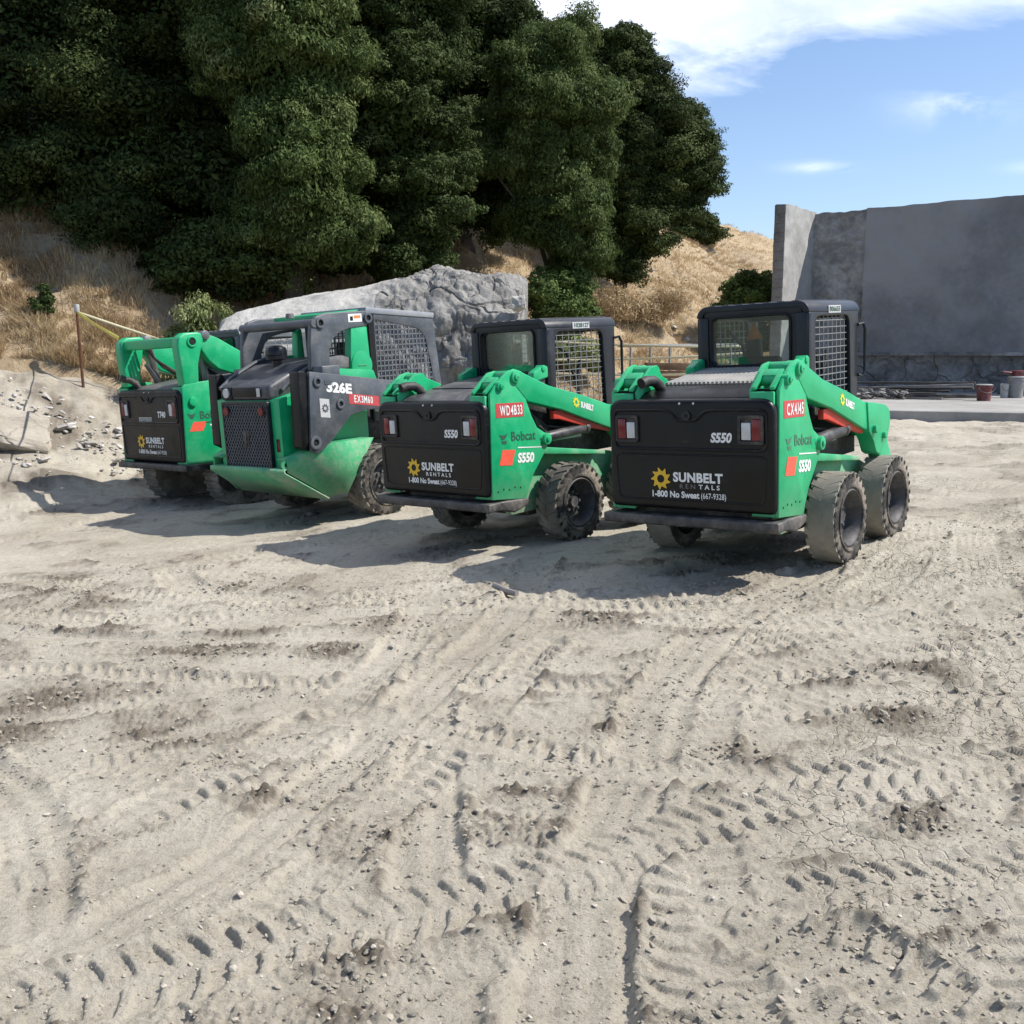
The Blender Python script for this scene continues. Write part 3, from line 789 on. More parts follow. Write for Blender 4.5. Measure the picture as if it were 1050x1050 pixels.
def cab(root, x0, x1, hw, z0, z1, mat='cabblack', sill=1.1, win0=1.505, screen='mesh', nu=9, nv=15, sign=True, sticker=None):
    """roll-over cab: rear hoop with window, side plates with screens, ribbed roof"""
    c = empty('cab'); c.parent = root
    mb = MB()
    top = z1 - .055
    # side plates
    outer = rounded([(x0 + .01, z0), (x1 - .02, z0), (x1 + .01, z1 - .086), (x0 + .03, z1 - .086)], [.01, .02, .01, .02], 5)
    inner = rounded([(x0 + .13, sill), (x1 - .16, sill), (x1 - .19, z1 - .118), (x0 + .15, z1 - .118)], [.03, .05, .09, .09], 5)
    for s in (-1, 1):
        mb.plate(outer, inner, 'xz', s * hw, s * (hw - .05), 0)
    # rear hoop
    outer = rounded([(-hw + .052, z0 + .2), (hw - .052, z0 + .2), (hw - .052, top - .03), (-hw + .052, top - .03)], [.01, .01, .05, .05], 5)
    wx = .10
    inner = rounded([(-hw + .052 + wx, win0), (hw - .052 - wx + .02, win0), (hw - .052 - wx + .02, z1 - .10), (-hw + .052 + wx, z1 - .10)], .055, 5)
    mb.plate(outer, inner, 'yz', x0 + .03, x0 + .09, 0)
    for s in (-1, 1):
        q = [(x0 + .016, s * (hw - .10)), (x0 + .016, s * (hw + .003)), (x0 + .125, s * (hw + .003)), (x0 + .125, s * (hw - .06)), (x0 + .085, s * (hw - .10))]
        mb.prism(rounded(q, [.0, .085, .0, .01, .01], 6), 'xy', z0 + .2, z1 - .087)
    # front header and roof
    mb.box(x1 - .10, x1 - .03, -hw + .052, hw - .052, z1 - .13, z1 - .03)
    mb.build('cab_frame', mat, c, bevel=.016, seg=3)
    rf = MB()
    n_ = 9; rr_ = .088; oc = [(hw + .002 - rr_ + rr_ * math.cos(t), z1 - rr_ + rr_ * math.sin(t)) for t in np.linspace(0, math.pi / 2, n_)]
    ri = .045; ic = [(hw - .048 - ri + ri * math.cos(t), z1 - .045 - ri + ri * math.sin(t)) for t in np.linspace(0, math.pi / 2, n_)]
    prof_ = oc + [(-a, b) for a, b in oc[::-1]] + [(-a, b) for a, b in ic] + ic[::-1]
    prof_ = [(float(a), float(max(b, z1 - .0875))) for a, b in prof_]
    rf.prism(prof_, 'yz', x0 + .022, x1 + .03)
    rf.box(x0 + .03, x0 + .085, -hw + .06, hw - .06, z1 - .09, z1 - .02)
    nrb = 7
    for k in range(nrb):
        y = -hw + .12 + (2 * hw - .24) * k / (nrb - 1)
        rf.box(x0 + .05, x1, y - .03, y + .03, z1 - .004, z1 + .007)
    rf.build('roof', mat, c, bevel=.02, seg=3)
    # rear window
    w = MB()
    gi = rounded([(-hw + .05 + wx, win0 - .012), (hw - .05 - wx + .03, win0 - .012), (hw - .05 - wx + .03, z1 - .09), (-hw + .05 + wx, z1 - .09)], .06, 5)
    w.prism(gi, 'yz', x0 + .060, x0 + .066, 0)
    w.tube([(x0 + .026, a, b) for a, b in gi], .011, 8, 1, closed=True)
    w.build('rear_window', ['glass', 'black'], c)
    # side screens
    for s in (-1, 1):
        sm = MB(); y = s * (hw - .028)
        grid_screen(sm, x0 + .11, x1 - .15, sill - .02, z1 - .10, nu, nv, lambda u, v: (u, y, v), .0048)
        sm.build('side_screen', screen, c)
    # interior: seat, lap bar, front screen
    st = MB()
    st.prism(rounded([(x0 + .12, z0 + .25), (x0 + .2, z0 + .25), (x0 + .22, z1 - .42), (x0 + .14, z1 - .40)], .03), 'xz', -.17, .17)
    st.box(x0 + .2, x0 + .62, -.24, .24, z0 + .2, z0 + .3)
    st.prism(rounded([(-.02, z1 - .45), (.10, z1 - .45), (.11, z1 - .22), (.0, z1 - .20)], .02), 'yz', x0 + .15, x0 + .21)
    st.build('seat', 'seat', c, bevel=.025)
    ms = MB()
    for sy in (-.34, .34):
        ms.tube([(x0 + .62, sy, z0), (x0 + .6, sy, z0 + .45), (x0 + .66, sy, z0 + .62)], .022, 8)
        ms.build('control_lever', 'seat', c); ms = MB()
        ms.tube([(x0 + .25, sy * .9, z1 - .2), (x0 + .5, sy * .9, z1 - .32), (x0 + .62, sy * .9, z0 + .42)], .014, 8)
        ms.build('lap_bar', 'seat', c); ms = MB()
    if sign:
        sg = MB(); y = .0
        sg.add([(x0 + .072, .07, z1 - .27), (x0 + .072, -.07, z1 - .27), (x0 + .072, 0, z1 - .13)], [(0, 1, 2)], 0)
        for k, v in enumerate([(x0 + .072, .07, z1 - .27), (x0 + .072, -.07, z1 - .27), (x0 + .072, 0, z1 - .13)]): pass
        o_ = sg.build('warning_triangle', 'orange', c)
        sf = o_.modifiers.new('t', 'SOLIDIFY'); sf.thickness = .004
    gh = MB()
    gh.tube([(x1 + .0, -hw - .004, z1 - .2), (x1 + .035, -hw - .03, z1 - .19), (x1 + .065, -hw - .035, z1 - .24), (x1 + .06, -hw - .035, z1 - .58), (x1 + .03, -hw - .02, z1 - .62), (x1 - .01, -hw - .004, z1 - .61)], .013, 8)
    gh.build('grab_handle', mat, c)
    if sticker:
        sk = MB(); quad_mb(sk, (x0 + .40, -hw - .0045, z1 - .098), (1, 0, 0), (0, 0, 1), .25, .058, 0)
        text_mb(sk, sticker, (x0 + .415, -hw - .0065, z1 - .086), (1, 0, 0), (0, 0, 1), .052, 1, .03, fit=.215)
        sk.build('roof_sticker', ['offwhite', 'letter_dark'], c)
    return c

def tail_light(root, x, yc, z0, z1, side):
    t = empty('tail_light'); t.parent = root
    w = .19; b = MB()
    out = rounded([(yc - w / 2, z0), (yc + w / 2, z0), (yc + w / 2, z1), (yc - w / 2, z1)], .02, 3)
    inn = rounded([(yc - w / 2 + .02, z0 + .022), (yc + w / 2 - .02, z0 + .022), (yc + w / 2 - .02, z1 - .022), (yc - w / 2 + .02, z1 - .022)], .008, 3)
    b.plate(out, inn, 'yz', x - .016, x + .01)
    b.box(x - .002, x + .01, yc - w / 2 + .019, yc + w / 2 - .019, z0 + .021, z1 - .021)
    b.build('bezel', 'chassis', t, bevel=.003)
    ro, wo = (yc + side * .042, yc - side * .034)
    l = MB(); l.box(x - .014, x - .003, ro - .034, ro + .034, z0 + .026, z1 - .026); l.build('red_lens', 'lensred', t, bevel=.005)
    l = MB(); l.box(x - .014, x - .003, wo - .034, wo + .034, z0 + .03, z1 - .05); l.build('clear_lens', 'lenswhite', t, bevel=.005)

def tailgate(root, xr, hw, zb, zt, model, worn, extra_sticker=False):
    """rounded black rear door with pressed panels, lamps and lettering; xr its rear face"""
    H = zt - zb
    t = empty('tailgate'); t.parent = root
    mb = MB()
    mb.prism(rounded([(-hw, zb), (hw, zb), (hw, zt), (-hw, zt)], [.05, .05, .11, .11], 6), 'yz', xr, xr + .14)
    mb.build('door_shell', 'black', t, bevel=.035, seg=4)
    rd = MB(); x = xr - .002
    zc = zb + H * .53; zu = zt - .075; yw = hw - .055
    up = [(-yw, zc + .02), (yw, zc + .02), (yw, zu), (.20, zu), (.13, zu - .015), (.075, zu - .075), (-.075, zu - .075), (-.13, zu - .015), (-.20, zu), (-yw, zu)]
    up = rounded(up, [.05, .05, .05, .04, .04, .05, .05, .04, .04, .05], 4)
    rd.tube([(x, a, b) for a, b in up], .011, 8, 0, closed=True)
    lo = rounded([(-yw + .02, zb + .07), (yw - .02, zb + .07), (yw - .0, zc - .02), (-yw + .0, zc - .02)], .05, 4)
    rd.tube([(x + .003, a, b) for a, b in lo], .007, 8, 0, closed=True)
    rd.build('pressed_edge', 'black', t)
    lt = MB(); lt.cyl((xr - .012, 0, zu - .04), (xr + .02, 0, zu - .04), .034, 18, 0); lt.cyl((xr - .0135, 0, zu - .04), (xr - .005, 0, zu - .04), .015, 12, 1)
    for s in (-1, 1):
        b_ = MB(); b_.cyl((xr - .004, s * .055, zt - .03), (xr + .0, s * .055, zt - .03), .008, 8, 0); b_.build('bolt', 'offwhite', t)
    lt.build('latch', ['chassis', 'hole', 'offwhite'], t)
    for s in (1, -1): tail_light(root, xr, s * (hw - .165), zb + H * .61, zb + H * .86, s)
    # lettering
    X = xr - .0035; rt, u = (0, -1, 0), (0, 0, 1)
    k = hw / .66
    em = MB(); sun_mb(em, (X, .222 * k, zb + H * .28), rt, u, .083 * k); em.build('sun_emblem', 'yellow', t)
    lm = MB()
    text_mb(lm, 'SUNBELT', (X, .12 * k, zb + H * .262), rt, u, .092 * k, 0, .042, .0, spacing=1.06, fit=.395 * k)
    if worn:
        text_mb(lm, 'R E N', (X, .07 * k, zb + H * .2), rt, u, .046 * k, 1, .02, fit=.125 * k)
        text_mb(lm, 'T A L S', (X, -.085 * k, zb + H * .2), rt, u, .046 * k, 0, .02, fit=.165 * k)
    else:
        text_mb(lm, 'R E N T A L S', (X, .07 * k, zb + H * .2), rt, u, .046 * k, 0, .02, wide=1.15)
    lm.build('lettering', ['white', 'letter_ghost'], t); lm = MB()
    text_mb(lm, '1-800 No Sweat', (X, .305 * k, zb + H * .115), rt, u, .064 * k, 0, .035, fit=.385 * k)
    text_mb(lm, '(667-9328)', (X, -.10 * k, zb + H * .115), rt, u, .058 * k, 0, .005, fit=.195 * k)
    lm.build('phone_lettering', 'white', t); lm = MB()
    text_mb(lm, model, (X, -.185 * k, zb + H * .625), rt, u, .09 * k, 0, .045, .18, fit=.165 * k)
    if extra_sticker:
        lm.build('model_lettering', 'white', t); lm = MB()
        quad_mb(lm, (X + .001, .235, zb + H * .555), rt, u, .30, .06, 1)
        text_mb(lm, '10265723', (X - .001, .22, zb + H * .568), rt, u, .055, 2, .02, fit=.27)
    lm.build('number_sticker' if extra_sticker else 'model_lettering', ['white', 'offwhite', 'letter_dark'], t)
    return t

def mirror(fn):
    for s in (-1, 1): fn(s)

def loader_side(root, s, hw, tower, arm, elbow, lower, cyl0, cyl1, support, bosses, cap, zb_, tower_bar=True):
    ya, yb = hw, hw - .028
    up = empty('rear_upright'); up.parent = root
    mb = MB()
    mb.prism(tower, 'xz', s * ya, s * yb)
    if cap:
        inner = cap['inner']
        mb.prism(inner, 'xz', s * (hw - .20), s * (hw - .225))
        mb.prism(rounded([(cap['x0'], zb_), (cap['x0'] + .03, zb_), (cap['x0'] + .03, cap['z'] ), (cap['x0'], cap['z'])], .0), 'xz', s * yb, s * (hw - .20))
    mb.build('side_plate', 'green', up, bevel=.007)
    if cap:
        cp_ = MB(); a, b = cap['slope']
        pts = [(a[0], a[1]), (b[0], b[1]), (b[0] + .01, b[1] - .02), (a[0] + .01, a[1] - .02)]
        ym = s * (hw - .114)
        cp_.prism(pts, 'xz', s * (hw - .030), s * (hw - .065)); cp_.prism(pts, 'xz', s * (hw - .165), s * (hw - .198))
        mid = (a[0] * .35 + b[0] * .65, a[1] * .35 + b[1] * .65)
        cp_.prism([mid, b, (b[0] + .01, b[1] - .02), (mid[0] + .01, mid[1] - .02)], 'xz', s * (hw - .065), s * (hw - .165))
        cp_.box(a[0] + .05, a[0] + .055, min(s * (hw - .03), s * (hw - .2)), max(s * (hw - .03), s * (hw - .2)), zb_ + .2, a[1] - .01, 1)
        cp_.build('top_cap', ['green', 'hole'], up, bevel=.006)
    bs = MB()
    for (x, z, r) in bosses:
        bs.cyl((x, s * (hw - .21), z), (x, s * (hw + .022), z), r, 20, 0)
        bs.cyl((x, s * (hw + .02), z), (x, s * (hw + .034), z), r * .55, 14, 1)
        bs.cyl((x + .01, s * (hw + .03), z), (x + .01, s * (hw + .038), z), r * .2, 6, 2)
    bs.build('pivot_pin', ['green', 'green', 'steel'], up, bevel=.006)
    am = MB(); am.prism(arm, 'xz', s * (hw + .004), s * (hw - .10))
    a_ = am.build('lift_arm', 'green', root, bevel=.010, seg=3)
    if elbow:
        e = MB(); e.prism(elbow, 'xz', s * (hw + .016), s * (hw - .112))
        e.build('arm_elbow', 'green', a_, bevel=.018, seg=3)
        e = MB(); e.prism(lower, 'xz', s * (hw + .0), s * (hw - .10)); e.build('arm_foot', 'green', a_, bevel=.01)
        pn_ = MB()
        for (x, z, r) in ((elbow[0][0] + .14, elbow[0][1] - .2, .035), (elbow[0][0] + .36, elbow[0][1] - .27, .03)):
            pn_.cyl((x, s * (hw - .1), z), (x, s * (hw + .045), z), r, 16, 0)
        pn_.build('elbow_pin', 'green', a_, bevel=.005)
    if support:
        sp = MB(); sp.prism(support, 'xz', s * (hw - .03), s * (hw - .075)); sp.build('arm_support', 'redpaint', root, bevel=.006)
    if cyl0:
        cl = empty('lift_cylinder'); cl.parent = root; y = s * (hw - .065)
        c0, c1 = Vector((cyl0[0], y, cyl0[1])), Vector((cyl1[0], y, cyl1[1])); mid = c0.lerp(c1, .68)
        b = MB(); b.cyl(c0, mid, .045, 18); b.cyl(c0 + (mid - c0) * .96, mid + (c1 - c0) * .02, .052, 18); b.build('barrel', 'bumper', cl, bevel=.004)
        b = MB(); b.cyl(mid, c1, .022, 14); b.build('rod', 'chrome', cl)
        b = MB(); b.cyl((c0.x, s * (hw - .12), c0.z), (c0.x, s * (hw + .03), c0.z), .05, 20); b.cyl((c0.x, s * (hw + .03), c0.z), (c0.x, s * (hw + .042), c0.z), .022, 12)
        b.build('pin_boss', 'green', cl, bevel=.005)

def emblem_sun_text(mb, x, z, y, s_):
    pass

def make_s550(name, label, pose, plate, slatted, sticker, worn, side_faded):
    root = empty(name, machine_matrix(*pose))
    tag(root, label, 'skid steer', 'green wheeled loaders parked in a row')
    hw = .666; S = -1
    # chassis
    mb = MB()
    mb.box(-.30, 1.12, -.43, .43, .24, .62)
    mb.prism([(-.93, .42), (-.93, .62), (-.28, .62), (-.28, .3)], 'xz', -.42, .42)
    mb.box(-.93, .0, -.44, .44, .6, 1.25)
    mb.build('frame', 'chassis', root, bevel=.02)
    def fender(s):
        f = MB(); f.prism(rounded([(-.60, .42), (-.5, .6), (-.3, .79), (.62, .735), (.86, .70), (1.15, .60), (1.15, .30), (-.60, .30)], .02), 'xz', s * .50, s * .43)
        f.prism([(-.28, .862), (.60, .735), (.60, .70), (-.28, .80)], 'xz', s * .50, s * (hw - .03))
        f.build('fender', 'green_low', root, bevel=.008)
        f = MB(); f.prism([(-.30, .80), (.55, .72), (1.02, .72), (1.02, 1.10), (.30, 1.19), (-.50, 1.30), (-.45, 1.0)], 'xz', s * .445, s * .43); f.build('side_cover', 'chassis', root)
        f = MB(); f.box(-.2, .42, min(s * .47, s * .53), max(s * .47, s * .53), .865, .93); f.box(-.1, .38, min(s * .53, s * .533), max(s * .53, s * .533), .885, .915, 1); f.build('hose_guard', ['chassis', 'offwhite'], root, bevel=.006)
        hs = MB()
        for q in range(3):
            hs.tube([(-.42 + .03 * q, s * (.55 - .03 * q), 1.22), (-.3 + .02 * q, s * .55, 1.12 - .03 * q), (-.1, s * (.52 + .02 * q), 1.02 - .04 * q), (.25, s * .53, .97 - .02 * q), (.6, s * .5, .9)], .014, 6)
        hs.build('hydraulic_hose', 'chassis', root)
    mirror(fender)
    tower = [(-1.0, .50), (-.962, 1.362), (-.86, 1.46), (-.74, 1.535), (-.65, 1.555), (-.56, 1.53), (-.50, 1.44), (-.515, 1.28), (-.46, 1.15), (-.395, 1.045), (-.285, .985), (-.262, .92), (-.275, .855), (-.36, .765), (-.47, .65), (-.545, .53), (-.577, .455)]
    arm = [(-.70, 1.52), (-.62, 1.548), (-.55, 1.52), (-.214, 1.388), (.28, 1.265), (.70, 1.14), (.72, .95), (.66, .935), (.37, 1.028), (-.05, 1.165), (-.50, 1.272), (-.66, 1.42)]
    elbow = rounded([(.66, 1.16), (1.08, 1.105), (1.18, 1.06), (1.205, .96), (1.14, .83), (.97, .70), (.87, .735), (.80, .84), (.70, .92)], [.03, .02, .05, .05, .05, .03, .02, .03, .02], 3)
    lower = [(.90, .80), (1.14, .86), (1.50, .34), (1.36, .26)]
    support = [(-.13, 1.165), (-.02, 1.165), (.40, 1.045), (.70, .965), (.68, .905), (.40, .965), (-.05, 1.085), (-.13, 1.09)]
    cap = dict(x0=-1.0, z=1.355, inner=[(-.965, 1.2), (-.962, 1.362), (-.86, 1.46), (-.76, 1.53), (-.66, 1.545), (-.60, 1.47), (-.62, 1.2)], slope=((-.985, 1.385), (-.82, 1.50)))
    for s in (-1, 1):
        loader_side(root, s, hw, tower, arm, elbow, lower, (-.29, .935), (.66, .985), support, [(-.65, 1.49, .052), (-.845, 1.425, .04)], cap, .5)
    mb = MB(); mb.cyl((1.0, -.6, .9), (1.0, .6, .9), .05, 14); mb.build('arm_crosstube', 'green', root)
    tailgate(root, -1.036, .655, .52, 1.312, 'S550', worn)
    mb = MB()
    mb.prism(rounded([(-.70, -1.075), (.70, -1.075), (.70, -.95), (-.70, -.95)], [.03, .03, 0, 0]), 'xy', .0, .001) if False else None
    mb.box(-1.085, -.93, -.70, .70, .405, .478)
    mb.prism([(-.93, .405), (-.93, .478), (-.56, .458), (-.575, .40), (-.75, .36)], 'xz', -.685, -.60); mb.prism([(-.93, .405), (-.93, .478), (-.56, .458), (-.575, .40), (-.75, .36)], 'xz', .685, .60)
    mb.build('rear_bumper', 'bumper', root, bevel=.014, seg=3)
    # hood
    mb = MB()
    mb.prism([(-.93, 1.0), (-.93, 1.315), (-.86, 1.352), (-.55, 1.395), (.10, 1.475), (.10, 1.0)], 'xz', -.44, .44)
    mb.box(-.50, .06, -.43, -.425, 1.40, 1.41)
    hood = mb.build('hood', 'black' if slatted else 'hoodblack', root, bevel=.02, seg=3)
    if slatted:
        gm = MB(); n = 24
        for i in range(n):
            y = -.40 + .8 * i / (n - 1)
            gm.prism([(-.60, 1.392), (-.60, 1.410), (.05, 1.491), (.05, 1.472)], 'xz', y - .0095, y + .0095)
        gm.build('louvre_grille', 'grille', hood)
    else:
        gm = MB()
        gm.prism([(-.58, 1.395), (-.58, 1.402), (-.10, 1.462), (-.10, 1.45)], 'xz', -.41, .41); gm.prism([(-.07, 1.455), (-.07, 1.466), (.06, 1.482), (.06, 1.47)], 'xz', -.41, .41)
        gm.build('hood_panel', 'hoodblack', hood, bevel=.004)
    mb = MB(); mb.tube([(-.72, .37, 1.34), (-.76, .375, 1.40), (-.82, .385, 1.435), (-.90, .40, 1.438), (-.955, .41, 1.425)], .040, 16, 0); mb.cyl((-.953, .4098, 1.4255), (-.957, .4104, 1.4245), .033, 16, 1)
    mb.build('exhaust_pipe', ['chassis', 'hole'], root)
    for s in (-1, 1):
        mb = MB(); mb.prism(rounded([(-.18, 1.42), (.02, 1.45), (.02, 1.55), (-.06, 1.55), (-.18, 1.50)], .02), 'xz', s * .40, s * .47); mb.cyl((-.04, s * .39, 1.53), (-.04, s * .48, 1.53), .03, 12); mb.build('cab_mount', 'green', root, bevel=.008)
    cab(root, .0, 1.04, .466, .95, 1.965, sticker=sticker)
    wheel(root, 0, -.807, .3565, .245, -1, worn=worn); wheel(root, 1.03, -.807, .3565, .245, -1, worn=worn)
    wheel(root, 0, .807, .3565, .245, 1, worn=worn); wheel(root, 1.03, .807, .3565, .245, 1, worn=worn)
    # decals on the right side
    y = -hw - .0025; rt, u = (1, 0, 0), (0, 0, 1); dm = MB()
    quad_mb(dm, (-.905, y, 1.168), (1, 0, -.04), u, .345, .118, 0)
    plate_mb(dm, plate, (-.86, y - .002, 1.183), (1, 0, -.04), u, .28, .082, 1)
    lt = 3 if not side_faded else 4
    text_mb(dm, 'Bobcat', (-.74, y, .965), (1, 0, -.06), u, .11, lt, .015, spacing=1.05, fit=.31)
    text_mb(dm, '.', (-.37, y, .935), rt, u, .12, lt, .03)
    dm.add([(-.885, y, 1.03), (-.86, y, 1.0), (-.86, y, .985), (-.82, y, .985), (-.80, y, 1.0), (-.775, y, 1.035), (-.81, y, 1.02), (-.845, y, 1.02)], [(0, 1, 2, 3, 4, 5, 6, 7)], lt)
    dm.add([(-.86, y, .975), (-.84, y, .945), (-.80, y, .945), (-.79, y, .97)], [(0, 1, 2, 3)], lt)
    quad_mb(dm, (-.90, y, .775), (1, 0, -.1), u, .16, .13, 2, .05)
    dm.add([(-.66, y, .905), (-.35, y, .875), (-.35, y, .868), (-.66, y, .895)], [(0, 1, 2, 3)], 1)
    text_mb(dm, 'S550', (-.67, y, .775), (1, 0, -.08), u, .11, 1, .045, .15, fit=.215)
    dl = MB()
    for q in range(5):
        dl = MB(); dl.cyl((-.93 + .07 * q, y + .004, .56 + .012 * (q % 2)), (-.93 + .07 * q, y - .0, .56 + .012 * (q % 2)), .008, 8, 0); dl.build('bolt_hole', 'hole', root)
    dm.build('side_decal', ['plate_red', 'white', 'stripe_red', 'letter_dark', 'letter_worn'], root)
    ya = -hw - .0065; ad = MB()
    sun_mb(ad, (.15, ya, 1.215), (1, 0, -.25), u, .052, 0)
    text_mb(ad, 'SUNBELT', (.215, ya, 1.168), (1, 0, -.27), u, .07, 1, .05, fit=.19)
    ad.build('arm_decal', ['yellowgreen', 'white'], root)
    return root

make_s550('skid_steer_loader', 'green wheeled skid steer with silver slatted hood and plate CX4J45, closest to the dark wall', (1.933, 8.077, 38.3), 'CX4J45', True, 'B06655', True, True)
make_s550('skid_steer_loader', 'green wheeled skid steer with plain black hood and plate WD4B33, standing beside the grey-armed loader', (.038, 9.552, 41.8), 'WD4B33', False, '1028127', False, False)

# --- grey-armed loader with the open rear tower
def make_grey_loader():
    root = empty('skid_steer_loader', machine_matrix(-2.701, 10.705, 40))
    tag(root, 'green skid steer with dark grey arms, mesh rear door and dome air cleaner, numbered 326E', 'skid steer')
    mb = MB(); mb.box(.55, 2.35, -.45, .45, .34, .9); mb.box(1.2, 2.3, -.5, .5, .8, 1.2); mb.build('frame', 'chassis', root, bevel=.02)
    # engine box
    mb = MB(); mb.prism(rounded([(.03, .62), (.03, 1.33), (1.2, 1.60), (1.2, .62)], .01), 'xz', -.53, .53); eb = mb.build('engine_box', 'green', root, bevel=.02, seg=3)
    mb = MB(); quad_mb(mb, (.022, -.445, .80), (0, -1, 0), (0, 0, 1), .045, .13); o_ = mb.build('reflector', 'lensred', root); o_.modifiers.new('t', 'SOLIDIFY').thickness = .006
    # grille door
    gd = empty('grille_door'); gd.parent = root
    mb = MB(); hwd = .395
    mb.plate(rounded([(-hwd, .60), (hwd, .60), (hwd, 1.315), (-hwd, 1.315)], .015, 2), rounded([(-hwd + .03, .63), (hwd - .03, .63), (hwd - .03, 1.285), (-hwd + .03, 1.285)], .01, 2), 'yz', -.02, .03)
    mb.build('door_rim', 'cabblack', gd, bevel=.006)
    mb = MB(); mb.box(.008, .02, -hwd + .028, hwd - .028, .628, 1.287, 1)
    nx = 18
    for i in range(-26, 27):                         # diamond expanded-metal strands
        for sg in (-1, 1):
            a = Vector((.0, i * .045, .957)); p0 = (-.012, i * .045 - sg * .22, .63); p1 = (-.012, i * .045 + sg * .22, 1.285)
            t0, t1 = 0., 1.
            y0, y1 = p0[1], p1[1]; lim = hwd - .03
            if abs(y1 - y0) > 1e-6:
                ta, tb = sorted(((-lim - y0) / (y1 - y0), (lim - y0) / (y1 - y0))); t0, t1 = max(0, ta), min(1, tb)
            if t1 - t0 > .03:
                q0 = Vector(p0).lerp(Vector(p1), t0); q1 = Vector(p0).lerp(Vector(p1), t1); mb.tube([q0, q1], .0045, 4, 0)
    mb.build('expanded_mesh', ['meshdark', 'hole'], gd)
    for s in (-1, 1):
        mb = MB(); mb.cyl((-.03, s * .30, 1.215), (.0, s * .30, 1.215), .052, 20, 1); mb.cyl((-.038, s * .30, 1.215), (-.03, s * .30, 1.215), .043, 20, 0); mb.build('tail_light', ['lensred', 'chassis'], gd)
    mb = MB(); mb.box(-.022, -.012, -.05, .05, .85, 1.02); mb.box(-.03, -.02, -.006, .006, .86, 1.01, 1); mb.build('door_badge', ['chassis', 'steel'], gd, bevel=.004)
    # hood cap
    mb = MB()
    mb.prism([(-.005, 1.322), (-.005, 1.475), (.12, 1.53), (.45, 1.675), (.95, 1.74), (.95, 1.5), (.3, 1.345), (.2, 1.322)], 'xz', -.425, .425)
    h = mb.build('hood', 'hooddark', root, bevel=.05, seg=4)
    mb = MB(); mb.box(-.012, -.003, -.27, .17, 1.36, 1.46); mb.box(-.018, -.011, -.30, -.235, 1.36, 1.455, 1); mb.build('hood_vent', ['black', 'offwhite'], h, bevel=.004)
    mb = MB(); mb.box(-.014, -.002, .20, .37, 1.345, 1.465, 1); mb.cyl((-.03, .28, 1.405), (-.012, .28, 1.405), .05, 18, 0); mb.build('work_lamp', ['lenswhite', 'black'], h)
    mb = MB(); mb.tube([(.02, .44, 1.45), (.2, .47, 1.56), (.5, .47, 1.70), (.9, .47, 1.80)], .022, 8); mb.tube([(.15, -.44, 1.42), (.3, -.47, 1.55), (.5, -.47, 1.63), (.9, -.47, 1.72)], .022, 8); mb.build('hood_rail', 'darkgrey', root)
    pc = MB()
    prof = [(.045, -.02), (.05, .06), (.075, .07), (.112, .075), (.115, .11), (.108, .115), (.112, .12), (.114, .16), (.10, .195), (.06, .215), (.001, .22)]
    seg = 28; v = []
    for k in range(seg):
        t = 2 * math.pi * k / seg; v += [(.45 + r * math.cos(t), -.01 + r * math.sin(t), 1.655 + z) for r, z in prof]
    n = len(prof); f = [(k * n + i, k * n + i + 1, ((k + 1) % seg) * n + i + 1, ((k + 1) % seg) * n + i) for k in range(seg) for i in range(n - 1)]
    pc.add(v, f); pc.build('air_precleaner', 'cabblack', root)
    # arms
    def side(s):
        la = empty('lift_arm'); la.parent = root
        plate = [(.17, .80), (.23, 1.594), (1.37, 1.437), (2.05, 1.22), (2.45, .70), (2.60, .35), (2.40, .30), (2.15, .78), (1.85, 1.02), (1.45, 1.14), (1.13, 1.153), (.95, 1.15), (.74, 1.12), (.60, 1.00), (.42, .85), (.34, .80), (.26, .765)]
        mb = MB(); mb.prism(plate, 'xz', s * .80, s * .755); mb.build('arm_plate', 'darkgrey', la, bevel=.008)
        mb = MB(); mb.prism(rounded([(.085, .84), (.175, .80), (.225, 1.55), (.20, 1.60), (.11, 1.60)], .02), 'xz', s * .775, s * .63); mb.build('rear_post', 'black', la, bevel=.02, seg=3)
        for (x, z, r) in ((.32, 1.487, .055), (.60, 1.242, .052), (.235, .878, .07)):
            mb = MB(); mb.ring((x, s * .801, z), (0, s, 0), r * .5, r, .016, 20, 0); mb.cyl((x, s * .795, z), (x, s * .803, z), r * .5, 16, 1)
            mb.build('pin_boss', ['darkgrey', 'hole'], la, bevel=.004)
        ys_ = .58
        arch = [(.50, 1.58), (.41, 1.60), (.435, 1.90), (.46, 2.06), (.53, 2.14), (.66, 2.175), (1.20, 2.195), (1.30, 2.16), (1.30, 2.08), (1.20, 2.03), (.98, 2.01), (.84, 1.98), (.74, 1.91), (.68, 1.80), (.665, 1.58)]
        mb = MB(); mb.prism(arch, 'xz', s * (ys_ + .03), s * (ys_ - .03)); mb.prism([(.42, 1.45), (.43, 1.64), (.66, 1.64), (.68, 1.40)], 'xz', s * .76, s * (ys_ - .03)); mb.build('tower_arch', 'darkgrey', la, bevel=.012, seg=3)
        for (x, z, r) in ((.575, 2.075, .058), (1.235, 2.115, .056)):
            mb = MB(); mb.ring((x, s * (ys_ + .031), z), (0, s, 0), r * .55, r, .02, 20, 0); mb.cyl((x, s * (ys_ - .0), z), (x, s * (ys_ + .034), z), r * .55, 16, 1)
            mb.build('tower_pin', ['darkgrey', 'hole'], la, bevel=.004)
        xl = .98 if s < 0 else 1.14
